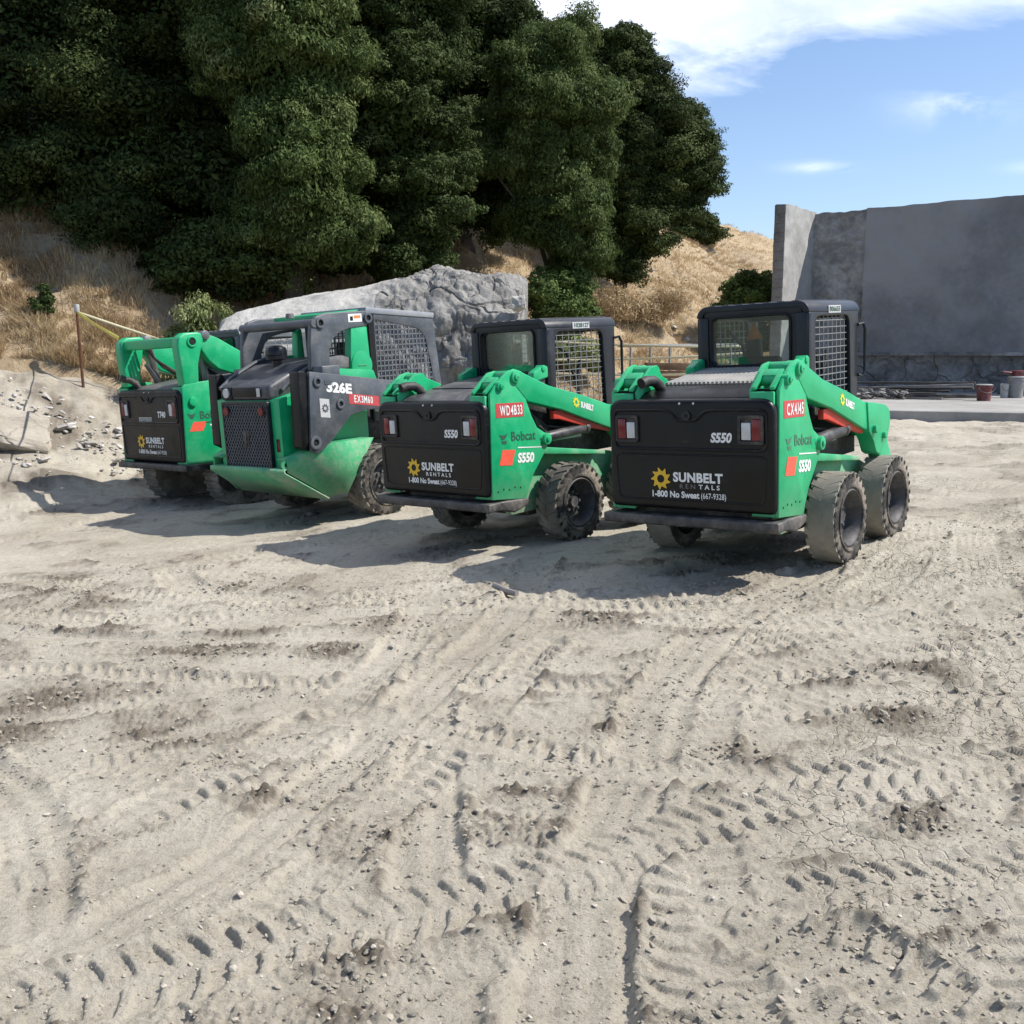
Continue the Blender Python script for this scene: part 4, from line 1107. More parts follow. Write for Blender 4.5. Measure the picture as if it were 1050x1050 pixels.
        mb = MB(); mb.prism(rounded([(xl, 1.38), (1.26, 1.38), (1.24, 1.62), (1.22, 2.06), (xl + .02, 2.04), (xl - .02, 1.62)], .03), 'xz', s * .60, s * .50); mb.cyl((1.11, s * .595, 1.62), (1.11, s * .612, 1.62), .145, 28); mb.box(1.05, 1.17, min(s * .61, s * .617), max(s * .61, s * .617), 1.61, 1.622, 1); mb.build('rear_link', ['green', 'chassis'], root, bevel=.008)
        mb = MB(); mb.prism(rounded([(.62, 1.42), (.62, 1.56), (.80, 1.60), (1.25, 1.56), (1.3, 1.42)], .02), 'xz', s * .63, s * .54); mb.build('link_cover', 'green', root, bevel=.01)
        mb = MB(); mb.prism(rounded([(.60, 1.60), (.66, 1.72), (.86, 1.735), (1.0, 1.70), (1.0, 1.60)], .02), 'xz', s * .58, s * .52); mb.build('fuel_deck', 'hoodgrey', root, bevel=.01)
        return la
    la = None
    for s in (-1, 1):
        la_ = side(s)
        if s < 0: la = la_
    mb = MB(); mb.tube([(.50, .62, 2.075), (.50, -.62, 2.075)], .045, 14); mb.build('tower_crossbar', 'darkgrey', root)
    mb = MB(); mb.prism(rounded([(.80, 2.135), (1.5, 2.20), (1.5, 2.235), (.80, 2.175)], .005), 'xz', -.44, .44); mb.build('top_cover', 'green', root, bevel=.008)
    mb = MB(); mb.cyl((.60, -.10, 2.15), (.60, -.10, 2.20), .05, 14, 0, .04); mb.build('beacon', 'hoodgrey', root)
    # cab
    c = empty('cab'); c.parent = root; hw = .545; mb = MB()
    outer = [(1.30, 1.0), (2.42, 1.0), (2.30, 2.13), (1.30, 2.20)]; inner = [(1.385, 1.36), (2.27, 1.36), (2.15, 1.98), (1.385, 2.10)]
    inn = rounded(inner, [.02, .02, .18, .03], 6); out = rounded(outer, [.02, .02, .03, .02], 6)
    for s in (-1, 1): mb.plate(out, inn, 'xz', s * hw, s * (hw - .03))
    mb.plate(rounded([(-hw + .03, 1.5), (hw - .03, 1.5), (hw - .03, 2.19), (-hw + .03, 2.19)], .02, 4), rounded([(-hw + .13, 1.74), (hw - .13, 1.74), (hw - .13, 2.08), (-hw + .13, 2.08)], .03, 4), 'yz', 1.305, 1.36)
    mb.build('cab_frame', 'darkgrey', c, bevel=.008)
    mb = MB(); mb.prism([(1.26, 2.17), (2.31, 2.10), (2.32, 2.16), (1.27, 2.235)], 'xz', -hw - .012, hw + .012); mb.build('roof', 'roofgrey', c, bevel=.01)
    for s in (-1, 1):
        mb = MB(); y = s * (hw - .012)
        def clip(kind, q):
            if kind == 'u': return (1.36, np.interp(q, [1.385, 1.95, 2.15, 2.25], [2.10, 2.03, 1.93, 1.5]))
            return (1.385, np.interp(q, [1.36, 1.9, 2.03, 2.1], [2.265, 2.17, 1.97, 1.42]))
        grid_screen(mb, 1.39, 2.25, 1.37, 2.10, 15, 13, lambda u, v: (u, y, v), .009, 0, clip); mb.build('side_screen', 'meshdark', c)
    mb = MB(); mb.prism(rounded([(1.42, 1.2), (1.5, 1.2), (1.55, 1.86), (1.46, 1.88)], .03), 'xz', -.2, .2); mb.box(1.45, 1.9, -.22, .22, 1.2, 1.3); mb.build('seat', 'seat', c, bevel=.03)
    mb = MB(); grid_screen(mb, -.4, .4, 1.74, 2.08, 10, 5, lambda u, v: (1.33, u, v), .006); mb.build('rear_screen', 'meshdark', c)
    mb = MB(); mb.box(1.30, 1.38, -hw - .004, -hw + .03, 1.37, 2.19); mb.build('door_seal', 'black', c)
    # lower guards
    for s in (-1, 1):
        mb = MB(); y0, y1 = .64, .80
        A = [(-.02, s * y0, .60), (-.02, s * y0, .735), (.38, s * y1, .85), (.36, s * y1, .31)]
        B = [(.62, s * .79, .315), (1.04, s * .78, .85)]
        T = [(.38, s * .48, .85), (1.02, s * .48, .85), (-.02, s * .48, .735)]
        v = A + B + T
        mb.add(v, [(0, 1, 2, 3), (3, 2, 5, 4), (2, 6, 7, 5), (1, 8, 6, 2)])
        o_ = mb.build('fender', 'green_low', root); o_.modifiers.new('t', 'SOLIDIFY').thickness = .02
    mb = MB(); v = [(-.05, .64, .60), (-.05, -.64, .60), (.35, -.81, .30), (.45, .81, .30), (.5, .5, .62), (.5, -.5, .62), (-.05, .64, .625), (-.05, -.64, .625)]
    mb.add(v, [(0, 1, 2, 3), (6, 7, 5, 4), (0, 6, 7, 1)]); o_ = mb.build('belly_guard', 'green_low', root); o_.modifiers.new('t', 'SOLIDIFY').thickness = .02
    mb = MB()
    mb.ring((-.01, -.60, .675), (-.4, -1, 0), .02, .05, .03, 18); mb.build('tie_eye', 'green_low', root)
    for s in (-1, 1):
        wheel(root, 1.14, s * .87, .395, .30, s, lugs=20); wheel(root, 2.25, s * .87, .395, .30, s, lugs=20)
    # decals
    y = -.8025; u = (0, 0, 1); dm = MB()
    d = (1, 0, -.14)
    text_mb(dm, '326E', (.43, y, 1.385), d, u, .135, 0, .05, 0, fit=.34)
    quad_mb(dm, (.415, y - .002, 1.455), d, u, .085, .045, 3)                       # rubbed-off top of the first digit
    quad_mb(dm, (.72, y, 1.235), d, u, .42, .105, 1); plate_mb(dm, 'EX3M60', (.79, y - .002, 1.245), d, u, .26, .075, 0)
    quad_mb(dm, (.33, y, 1.13), d, u, .125, .19, 2); sun_mb(dm, (.395, y - .002, 1.215), (1, 0, 0), u, .05, 3)
    dm.build('arm_decal', ['white', 'plate_red', 'offwhite', 'darkgrey'], la)
    ya = -.613; dm = MB(); quad_mb(dm, (.96, ya, 2.075), (1, 0, .02), u, .19, .085, 0); quad_mb(dm, (1.04, ya - .002, 2.115), (1, 0, .02), u, .09, .03, 1); quad_mb(dm, (.985, ya - .002, 2.09), (1, 0, .02), u, .04, .045, 2)
    dm.build('safety_decal', ['white', 'orange', 'black'], la)
    return root
make_grey_loader()

# --- tracked loader at the far end
def make_tracked():
    root = empty('compact_track_loader', machine_matrix(-4.375, 12.588, 41))
    tag(root, 'green tracked loader with raised green arm towers and crossbar, farthest from the dark wall', 'track loader')
    hw = .735
    mb = MB(); mb.box(.55, 2.2, -.45, .45, .30, .9); mb.box(.14, 1.1, -.48, .48, .6, 1.35); mb.build('frame', 'chassis', root, bevel=.02)
    for s in (-1, 1):
        up = empty('rear_upright'); up.parent = root
        mb = MB(); mb.prism([(.01, .545), (.045, 1.46), (.09, 1.50), (.42, 1.52), (.62, 1.48), (.95, 1.25), (1.0, .80), (.42, .52)], 'xz', s * hw, s * (hw - .03))
        mb.prism([(.01, .545), (.04, 1.46), (.07, 1.46), (.04, .545)], 'xz', s * (hw - .03), s * (hw - .22)); mb.build('side_plate', 'green', up, bevel=.008)
        mb = MB(); mb.prism([(.075, 1.46), (.045, 1.95), (.07, 2.04), (.15, 2.09), (.33, 2.095), (.42, 2.06), (.36, 1.90), (.30, 1.72), (.28, 1.49)], 'xz', s * (hw + .0), s * (hw - .15)); mb.build('arm_tower', 'green', up, bevel=.025, seg=3)
        mb = MB(); mb.ring((.235, s * (hw + .001), 1.985), (0, s, 0), .045, .066, .014, 22, 0); mb.cyl((.235, s * (hw - .01), 1.985), (.235, s * (hw + .004), 1.985), .046, 18, 1); mb.cyl((.165, s * hw, 1.285), (.165, s * (hw + .03), 1.285), .055, 20, 0); mb.build('pivot_pin', ['green', 'hole'], up, bevel=.004)
        mb = MB(); mb.prism([(.33, 2.0), (.42, 2.085), (.60, 2.02), (1.0, 1.80), (1.6, 1.45), (2.0, 1.10), (2.2, .6), (2.05, .55), (1.8, 1.0), (1.3, 1.35), (.95, 1.55), (.73, 1.60), (.58, 1.65), (.46, 1.75), (.37, 1.88)], 'xz', s * (hw - .02), s * (hw - .14)); mb.build('lift_arm', 'green', root, bevel=.012, seg=3)
        mb = MB(); mb.cyl((.43, s * (hw - .16), 2.055), (.43, s * (hw + .005), 2.055), .055, 16); mb.build('arm_pin', 'steel', root, bevel=.006)
        cl = MB(); cl.cyl((.50, s * .56, 1.45), (.42, s * .56, 1.98), .045, 14); cl.cyl((.50, s * .5, 1.45), (.32, s * .5, 1.75), .03, 12); cl.build('lift_cylinder', 'steel', root)
        hs = MB()
        for q in range(4): hs.tube([(.30, s * (.50 - .04 * q), 2.03), (.36, s * (.47 - .04 * q), 1.90 - .03 * q), (.52, s * (.45 - .04 * q), 1.70), (.75, s * (.44 - .03 * q), 1.56)], .014, 6)
        hs.build('hydraulic_hose', 'chassis', root)
        # track
        mb = MB(); t0, t1, hT, rT = .28, 2.1, .68, .26
        loop = rounded([(t0 + .18, .0), (t1 - .1, .0), (t1 + .08, .32), (t1 - .35, .62), (t0 + .25, hT), (t0, .36)], [.15, .15, .2, .2, .2, .2], 5)
        mb.prism(loop, 'xz', s * .86, s * .56)
        L_ = [Vector(p) for p in loop]; tot = 0
        for a, b in zip(L_, L_[1:] + L_[:1]):
            d = b - a; ln = d.length
            if ln < 1e-4: continue
            d /= ln; nn = Vector((d.y, -d.x)); k = (-tot) % .10
            while k < ln:
                p = a + d * k; q = [p - d * .022 + nn * -.005, p + d * .022 + nn * -.005, p + d * .016 + nn * .022, p - d * .016 + nn * .022]
                mb.prism([tuple(z) for z in q], 'xz', s * .86, s * .56); k += .10
            tot += ln
        mb.build('track', 'rubber_dusty', root)
        mb = MB()
        for (x, z, r) in ((t0 + .24, .36, .2), (t1 - .2, .3, .2), (.75, .14, .1), (1.05, .14, .1), (1.35, .14, .1), (1.65, .14, .1)): mb.cyl((x, s * .855, z), (x, s * .875, z), r, 20)
        mb.build('track_roller', 'chassis', root, bevel=.005)
    mb = MB(); mb.prism(rounded([(.09, 1.925), (.22, 1.925), (.22, 2.045), (.09, 2.045)], .03), 'xz', -hw + .14, hw - .14); mb.build('tower_crossbar', 'green', root, bevel=.01)
    tailgate(root, 0, .715, .56, 1.438, 'T740', False, True)
    mb = MB(); mb.box(-.05, .12, -.80, .79, .47, .545); mb.prism([(.12, .47), (.12, .545), (.55, .52), (.5, .44)], 'xz', -.76, -.66); mb.prism([(.12, .47), (.12, .545), (.55, .52), (.5, .44)], 'xz', .76, .66); mb.build('rear_bumper', 'bumper', root, bevel=.012)
    mb = MB(); mb.prism([(.10, 1.2), (.10, 1.44), (.2, 1.475), (1.1, 1.60), (1.1, 1.2)], 'xz', -.50, .50); h = mb.build('hood', 'hoodgrey', root, bevel=.02)
    mb = MB(); mb.tube([(.16, .44, 1.44), (.12, .45, 1.52), (.06, .47, 1.56), (-.0, .49, 1.575), (-.05, .50, 1.60)], .042, 14); mb.build('exhaust_pipe', 'chassis', root)
    cab(root, 1.05, 2.15, .49, 1.0, 2.12, mat='darkgrey', sill=1.2, win0=1.68, sign=False)
    y = -hw - .0025; u = (0, 0, 1); dm = MB(); d = (1, 0, -.03)
    text_mb(dm, 'Bobcat', (.235, y, 1.075), d, u, .13, 0, .02, wide=1.0)
    dm.add([(.075, y, 1.15), (.10, y, 1.11), (.11, y, 1.085), (.15, y, 1.085), (.165, y, 1.11), (.19, y, 1.155), (.155, y, 1.135), (.115, y, 1.135)], [(0, 1, 2, 3, 4, 5, 6, 7)], 0)
    quad_mb(dm, (.085, y, .935), d, u, .18, .11, 1, .06); dm.add([(.30, y, 1.035), (.7, y, 1.02), (.7, y, 1.012), (.30, y, 1.022)], [(0, 1, 2, 3)], 0)
    text_mb(dm, 'T740', (.36, y, .915), d, u, .12, 2, .03, .15, wide=.86)
    dm.build('side_decal', ['letter_dark', 'stripe_red', 'white'], root)
    return root
make_tracked()

# ------------------------------------------------------------------ masonry, boulder, slab
MAT['plaster'] = rough_mat('grey render', [(.25, (.155, .158, .164)), (.5, (.205, .208, .215)), (.75, (.28, .283, .288))], .8, .85, .6, .025, stains=(.42, (.30, .302, .305), .46, .62))
MAT['render_light'] = rough_mat('light cement render', [(.25, (.23, .226, .212)), (.5, (.34, .333, .315)), (.75, (.45, .44, .42))], 1.2, .9, .6, .03)
MAT['render_patchy'] = rough_mat('patchy cement', [(.36, (.11, .11, .108)), (.5, (.23, .228, .222)), (.64, (.38, .375, .36))], .6, .9, .6, .03)
MAT['stonewall'] = rough_mat('rough stone base', [(.3, (.08, .079, .077)), (.5, (.22, .217, .21)), (.7, (.38, .375, .365))], 1.1, .95, 1.0, .06, crack=1.3)
MAT['edgebrick'] = rough_mat('weathered wall end', [(.3, (.15, .145, .138)), (.5, (.24, .232, .222)), (.7, (.33, .32, .305))], 1.6, .95, .8, .04)
MAT['boulder'] = rough_mat('broken concrete', [(.2, (.25, .238, .216)), (.5, (.43, .412, .376)), (.8, (.55, .533, .493))], 1.0, .95, .9, .06, crack=0, stains=(1.6, (.20, .195, .185), .55, .72))
MAT['boulder_rough'] = rough_mat('cracked concrete', [(.2, (.10, .096, .09)), (.5, (.23, .222, .206)), (.8, (.37, .357, .335))], 1.6, .95, 1.0, .07, crack=1.25)
MAT['slab'] = rough_mat('concrete slab', [(.25, (.22, .213, .196)), (.5, (.30, .291, .272)), (.75, (.37, .36, .34))], 1.0, .9, .3, .01)
MAT['crackslab'] = rough_mat('old cracked paving', [(.25, (.22, .195, .155)), (.5, (.32, .285, .235)), (.75, (.40, .365, .31))], 2.2, .95, .8, .03, crack=1.6)
WC = Vector((8.91, 31.26, 0)); E_ = Vector((.80, -.60, 0)); N_ = Vector((-.60, -.80, 0))     # wall corner, along, towards the yard
ZS, ZT, ZL = .64, 5.79, 1.70
def wall_pts(a, n, z): p = WC + E_ * a + N_ * n; return (p.x, p.y, z)
def wall_sheet(mb, a0, a1, z0, z1, n0, amp, na, nz, seed, mi=0, thick=.3, top_amp=0):
    """a rough-faced slab of wall with real thickness"""
    v = []; f = []
    for j in range(nz + 1):
        for i in range(na + 1):
            a = a0 + (a1 - a0) * i / na; z = z0 + (z1 - z0) * j / nz
            d = amp * (mnoise.fractal(Vector((a * 1.7, z * 1.7, seed)), 1.0, 2.0, 5) + .4 * mnoise.noise(Vector((a * 6, z * 6, seed + 3))))
            if j == nz: z += top_amp * mnoise.noise(Vector((a * 1.4, 3.3, seed))) + top_amp * .5 * mnoise.noise(Vector((a * 5, 1.3, seed)))
            v.append(wall_pts(a, n0 + d, z))
    w = na + 1
    f = [(j * w + i, j * w + i + 1, (j + 1) * w + i + 1, (j + 1) * w + i) for j in range(nz) for i in range(na)]
    o = len(v); v += [wall_pts(a0 + (a1 - a0) * i / na, n0 - thick, z0) for i in range(w)] + [wall_pts(a0 + (a1 - a0) * i / na, n0 - thick, z1) for i in range(w)]
    f += [(o + i + 1, o + i, o + w + i, o + w + i + 1) for i in range(na)]
    f += [(nz * w + i, nz * w + i + 1, o + w + i + 1, o + w + i) for i in range(na)]
    f += [tuple([o] + [j * w for j in range(nz + 1)] + [o + w]), tuple([o + w + na] + [j * w + na for j in range(nz, -1, -1)] + [o + na])]
    mb.add(v, f, mi)
wroot = empty('retaining_wall', loc=(0, 0, 0)); tag(wroot, 'tall dark grey rendered wall standing on a rough stone base', 'wall')
mb = MB(); wall_sheet(mb, 1.55, 14, ZL, ZT, .03, .035, 170, 70, 4.2, top_amp=.025); mb.build('render_panel', 'plaster', wroot)
mb = MB(); wall_sheet(mb, -.25, 1.62, ZL - .1, ZT - .04, -.02, .07, 36, 70, 9.1, top_amp=.05); mb.build('bare_panel', 'render_patchy', wroot)
mb = MB(); wall_sheet(mb, -.2, 14, ZS - .3, ZL - .03, -.09, .13, 190, 24, 14.2, thick=.2); mb.build('stone_base', 'stonewall', wroot)
mb = MB(); wall_sheet(mb, 1.4, 14, ZL - .07, ZL + .012, .07, .06, 190, 3, 19.2, thick=.12, top_amp=.04); mb.build('render_lip', 'render_patchy', wroot)
rw = empty('return_wall', loc=(0, 0, 0)); tag(rw, 'pale cement wing wall meeting the dark rendered wall at its corner', 'wall')
def ret_pts(n, a, z): return wall_pts(a, n, z)
mb = MB(); v = []; f = []; nn, nz = 40, 90; w = nn + 1
for j in range(nz + 1):
    for i in range(nn + 1):
        n = -.12 + 2.27 * i / nn; z = ZS - .4 + (ZT + .02 - ZS + .4) * j / nz
        d = .03 * mnoise.fractal(Vector((n * 2, z * 2, 2.2)), 1., 2., 5)
        if j == nz: z += .05 * mnoise.noise(Vector((n * 2.5, 1, 1)))
        v.append(ret_pts(n, d, z))
f = [(j * w + i, j * w + i + 1, (j + 1) * w + i + 1, (j + 1) * w + i) for j in range(nz) for i in range(nn)]
o_ = len(v); v += [ret_pts(-.12, -.30, ZS - .4), ret_pts(2.15, -.30, ZS - .4), ret_pts(-.12, -.30, ZT + .02), ret_pts(2.15, -.30, ZT + .02)]
f += [(o_, o_ + 2, o_ + 3, o_ + 1), tuple([o_ + 2, o_ + 3] + [nz * w + i for i in range(nn, -1, -1)])]
mb.add(v, f); mb.build('cement_face', 'render_light', rw)
mb = MB(); nb = 22
for k in range(nb):
    z0 = ZS - .4 + (ZT + .0 - ZS + .4) * k / nb; z1 = ZS - .4 + (ZT + .0 - ZS + .4) * (k + 1) / nb - .004
    a0, a1 = -.31 + random.uniform(-.006, .006), .012 + random.uniform(-.006, .008); n0, n1 = 2.152, 2.185 + random.uniform(-.004, .008)
    vv = [ret_pts(n, a, z) for z in (z0, z1) for n in (n0, n1) for a in (a0, a1)]
    mb.add(vv, [(0, 2, 3, 1), (4, 5, 7, 6), (0, 1, 5, 4), (2, 6, 7, 3), (0, 4, 6, 2), (1, 3, 7, 5)])
mb.build('block_end', 'edgebrick', rw, bevel=.006)

# concrete pavement in front of the wall
A = Vector((4.9, 20.15, 0)); B = Vector((15.5, 16.3, 0)); dirn = (B - A).normalized(); inw = Vector((-dirn.y, dirn.x, 0))
NA = 90; mb = MB(); v = []
for i in range(NA + 1):
    p = A + (B - A) * i / NA; e = .035 * mnoise.fractal(Vector((i * .35, 0, 7)), 1, 2, 4)
    q = p + inw * (e); v += [(q.x, q.y, ZS - .4), (q.x + inw.x * .0, q.y + inw.y * .0, ZS - .015), (q.x + inw.x * .02, q.y + inw.y * .02, ZS)]
    r_ = p + inw * 16; v += [(r_.x, r_.y, ZS)]
f = []
for i in range(NA):
    o_ = i * 4; f += [(o_ + k, o_ + 4 + k, o_ + 5 + k, o_ + 1 + k) for k in range(3)]
mb.add(v, f); o = mb.build('pavement', 'slab', None); tag(o, kind='structure')

# broken concrete mass
def make_boulder():
    NU, NW = 300, 230
    prof = [(-.15, -.5), (-.05, .5), (0, 1.15), (.15, 1.75), (.45, 2.05), (.95, 2.3), (1.45, 2.36), (2.3, 2.3), (2.7, 1.6), (2.8, -.5)]
    pl = np.array(prof); cum = np.concatenate([[0], np.cumsum(np.hypot(*np.diff(pl, axis=0).T))]); cum /= cum[-1]
    V_, Rg = [], []
    for i in range(NU + 1):
        u = i / NU
        xc = -4.72 + 4.98 * u
        top = np.interp(u, [0, .06, .2, .45, .62, .78, .9, 1.0], [2.22, 2.36, 2.54, 2.78, 2.95, 3.07, 3.03, 2.86]) / 2.36
        end = min(1, (u / .04) ** .5 if u < .04 else 1, ((1 - u) / .02) ** .5 if u > .98 else 1); end = max(end, .02)
        for j in range(NW + 1):
            w = j / NW; yy_ = np.interp(w, cum, pl[:, 0]); zz_ = np.interp(w, cum, pl[:, 1])
            rg = float(sst(.42, .62, np.float64(u + .55 * (.36 - w) + .06 * mnoise.noise(Vector((u * 9, w * 9, 3))))))   # rough right part
            z = zz_ * top if zz_ > 0 else zz_
            y = 15.6 + .35 * u + 1.3 + (yy_ - 1.3) * end
            P = Vector((xc, y, z))
            c_ = Vector((xc, 17.0, 1.0)); nrm = (P - c_).normalized()
            q = P * 1.0
            d = (.045 + .03 * rg) * mnoise.fractal(q * .9, 1, 2, 3) + .018 * mnoise.fractal(q * 3.2, 1, 2, 4)
            rr_ = mnoise.ridged_multi_fractal(q * 1.15 + Vector((3, 0, 0)), 1.0, 2.1, 5, 1.0, 2.0)
            vc = mnoise.voronoi(q * 1.5 + .35 * mnoise.noise_vector(q * 2), distance_metric='DISTANCE')[0]
            edge = max(0, .055 - (vc[1] - vc[0])) / .055
            d += rg * (.055 * mnoise.fractal(q * 2.1, .9, 2, 5) + .085 * (rr_ - 1.0) - .035 * edge + .035 * mnoise.fractal(q * 7, .8, 2, 4)); d += .006 * mnoise.fractal(q * 9, .8, 2, 3)
            band = max(0, 1 - abs(z - (1.70 + .55 * u)) / .06) * (1 - rg)
            V_.append(P + nrm * d - Vector((0, 0, .0)) + Vector((0, .04 * band, 0))); Rg.append(rg)
    V_ = np.array([v[:] for v in V_]); Wn = NW + 1
    ii = np.arange(NU * Wn).reshape(NU, Wn)[:, :-1].ravel()
    F_ = np.stack([ii, ii + Wn, ii + Wn + 1, ii + 1], 1)
    rgf = np.array(Rg)[F_].mean(1)
    caps = []
    for i in (0, NU): caps.append(V_[i * Wn:(i + 1) * Wn].mean(0))
    o = np_mesh('concrete_mass', V_, F_, [MAT['boulder'], MAT['boulder_rough']], midx=(rgf > .55))
    bm = bmesh.new(); bm.from_mesh(o.data); bm.verts.ensure_lookup_table()
    for i in (0, NU):
        ring = [bm.verts[i * Wn + j] for j in range(Wn)]
        try: f = bm.faces.new(ring if i else ring[::-1]); f.material_index = 1 if i else 0
        except Exception: pass
    bmesh.ops.recalc_face_normals(bm, faces=bm.faces); bm.to_mesh(o.data); bm.free()
    tag(o, 'huge pale broken concrete mass lying behind the loaders, smooth left and cracked right', 'concrete block')
    return o
make_boulder()
def chunk(name, loc, dims, label, cat, mat, seed, group=None, rz=0, tilt=0, sub=3, amp=.18):
    random.seed(seed); bm = bmesh.new(); bmesh.ops.create_cube(bm, size=2)
    bmesh.ops.subdivide_edges(bm, edges=bm.edges, cuts=sub, use_grid_fill=True)
    sd = Vector((seed * 1.7, seed * .9, 3))
    for v in bm.verts:
        n = v.co.copy(); v.co = n * (1 - .12 * max(0, n.length - 1.1))
        v.co += n.normalized() * amp * (mnoise.noise(n * 1.3 + sd) + .5 * mnoise.noise(n * 3 + sd))
        v.co = Vector((v.co.x * dims[0], v.co.y * dims[1], v.co.z * dims[2]))
    me = D.meshes.new(name); bm.to_mesh(me); bm.free(); me.materials.append(MAT[mat])
    o = D.objects.new(name, me); COL.objects.link(o); o.location = loc; o.rotation_euler = (tilt, tilt * .6, rz)
    tag(o, label, cat, group); return o
# loose blocks lying on its right top edge
CH = [(.10, 15.98, 2.45, .10, .12, .10)]
for k, (x, y, z, a, b, c) in enumerate(CH):
    chunk('concrete_chunk', (x, y, z), (a, b, c), 'dark lump of concrete hanging on the right end of the mass', 'concrete chunk', 'boulder', 20 + k, None, rz=k * .7, tilt=.2 * (k % 3 - 1), amp=.34)
mb = MB(); mb.tube([(-1.95, 15.35, 1.9), (-1.7, 15.1, 1.5), (-1.45, 15.0, 1.35), (-1.35, 15.1, 1.65), (-1.1, 15.2, 1.85)], .014, 6); o = mb.build('cable', 'chassis'); tag(o, 'thin black cable looping out of the cracked concrete mass', 'cable')
# cracked slab stuck in the bank at the far left
o = chunk('broken_slab', (-7.2, 14.5, ground_at(-7.2, 14.5) + .10), (.62, .5, .13), 'cracked tan slab of old paving tipped against the dirt bank', 'paving slab', 'crackslab', 41, rz=.5, tilt=.38, sub=5, amp=.25)

# ------------------------------------------------------------------ things by the wall
def at_slab(px, py, z=ZS):
    f, hz_, H = 1053., 362., 1.70; pit = math.atan((525 - hz_) / f); a, b = (px - 525) / f, (525 - py) / f
    d = Vector((a, math.cos(pit) + b * math.sin(pit), -math.sin(pit) + b * math.cos(pit))); k = (z - H) / d.z
    return d.x * k, d.y * k
MAT['bucket_red'] = paint('red plastic', (.13, .022, .025), .5, dust=.4); MAT['bucket_white'] = paint('white plastic', (.42, .42, .40), .5, dust=.4); MAT['bucket_grey'] = paint('stained white plastic', (.24, .24, .24), .55, dust=.5)
MAT['blue'] = paint('blue plastic', (.05, .10, .25), .5, dust=.3)
def bucket(loc, r, h, mat, label, lid=True, group='buckets standing by the wall'):
    root = empty('bucket', loc=loc); tag(root, label, 'bucket', group)
    mb = MB(); seg = 26; prof = [(r * .84, 0), (r * .88, h * .3), (r * .97, h * .82), (r * 1.06, h * .83), (r * 1.06, h * .9), (r, h * .9), (r * 1.0, h)]
    v = [(q * math.cos(t), q * math.sin(t), z) for t in (2 * math.pi * k / seg for k in range(seg)) for q, z in prof]; n = len(prof)
    f = [(k * n + i, ((k + 1) % seg) * n + i, ((k + 1) % seg) * n + i + 1, k * n + i + 1) for k in range(seg) for i in range(n - 1)] + [tuple(k * n for k in range(seg))[::-1]]
    mb.add(v, f); mb.build('pail', mat, root)
    mb = MB(); mb.cyl((0, 0, h * .97), (0, 0, h * 1.0), r * 1.07, 26); mb.cyl((0, 0, h * .99), (0, 0, h * 1.03), r * .9, 26); mb.build('lid', 'bucket_white' if lid else 'hole', root, bevel=.006)
    mb = MB(); mb.tube([(r * 1.05 * math.cos(t), -r * .3 * math.sin(t) - r * .75, h * .86 - h * .35 * math.sin(t)) for t in np.linspace(0, math.pi, 14)], .006, 6); mb.build('bail', 'steel', root)
x, y = at_slab(1008.5, 411); bucket((x, y, ZS), .17, .36, 'bucket_red', 'dark red bucket standing at the end of the lumber pile')
x, y = at_slab(1029.5, 408); bucket((x, y, ZS), .10, .33, 'bucket_white', 'small white bucket between the red bucket and the taller grey one')
x, y = at_slab(1041, 408); bucket((x, y, ZS), .19, .50, 'bucket_grey', 'tall stained grey white bucket with lid at the right of the buckets')
x, y = at_slab(1047, 405); mb = MB(); mb.prism(rounded([(-.22, 0), (.22, 0), (.2, .55), (-.2, .55)], .04), 'xz', -.18, .18); mb.box(-.05, .05, -.1, .1, .55, .6)
o = mb.build('jerry_can', 'blue', None, bevel=.03); o.location = (x + .55, y + .4, ZS); tag(o, 'blue plastic canister behind the buckets at the wall', 'canister')
x, y = at_slab(1044, 404); mb = MB(); mb.prism(rounded([(-.3, 0), (.3, 0), (.26, .14), (-.3, .14)], .03), 'xz', -.15, .15); mb.tube([(-.28, 0, .07), (-.55, 0, .10)], .03, 8)
o = mb.build('power_tool', 'bucket_red', None, bevel=.02)
o.location = (at_slab(1041, 408)[0] + .22, at_slab(1041, 408)[1] + .05, ZS + .512); tag(o, 'red tool resting on the lid of the tall grey bucket', 'tool')
mb = MB(); P0 = at_slab(1014, 404); P1 = at_slab(1040, 404)
mb.tube([(P0[0], P0[1] - .5, ZS + .03), (P0[0] + .2, P0[1] - .3, ZS + .05), (P0[0] + .45, P0[1] - .2, ZS + .25), (P0[0] + .7, P0[1] - .1, ZS + .55), (P1[0], P1[1] - .1, ZS + .60)], .018, 8); o = mb.build('hose', 'chassis'); tag(o, 'black hose arching behind the red bucket to the stacked tools', 'hose')
MAT['timber'] = rough_mat('old timber', [(.25, (.035, .033, .032)), (.5, (.07, .066, .062)), (.75, (.13, .125, .118))], 3, .9, .6, .02)
MAT['timber_pale'] = rough_mat('grey timber', [(.25, (.11, .105, .10)), (.5, (.19, .18, .17)), (.75, (.28, .27, .26))], 3, .9, .6, .02)
random.seed(5)
DESC = ['lowest dark board at the front of the lumber pile', 'long thin dark board on top of the lumber pile', 'pale grey board slanting across the lumber pile', 'short dark board poking out on the left of the lumber pile',
        'dark board flat at the back of the lumber pile', 'long grey board lying under the top of the pile', 'dark board sticking out toward the red bucket', 'short pale offcut in front of the lumber pile',
        'crooked dark board in the middle of the pile', 'narrow dark batten crossing the pile']
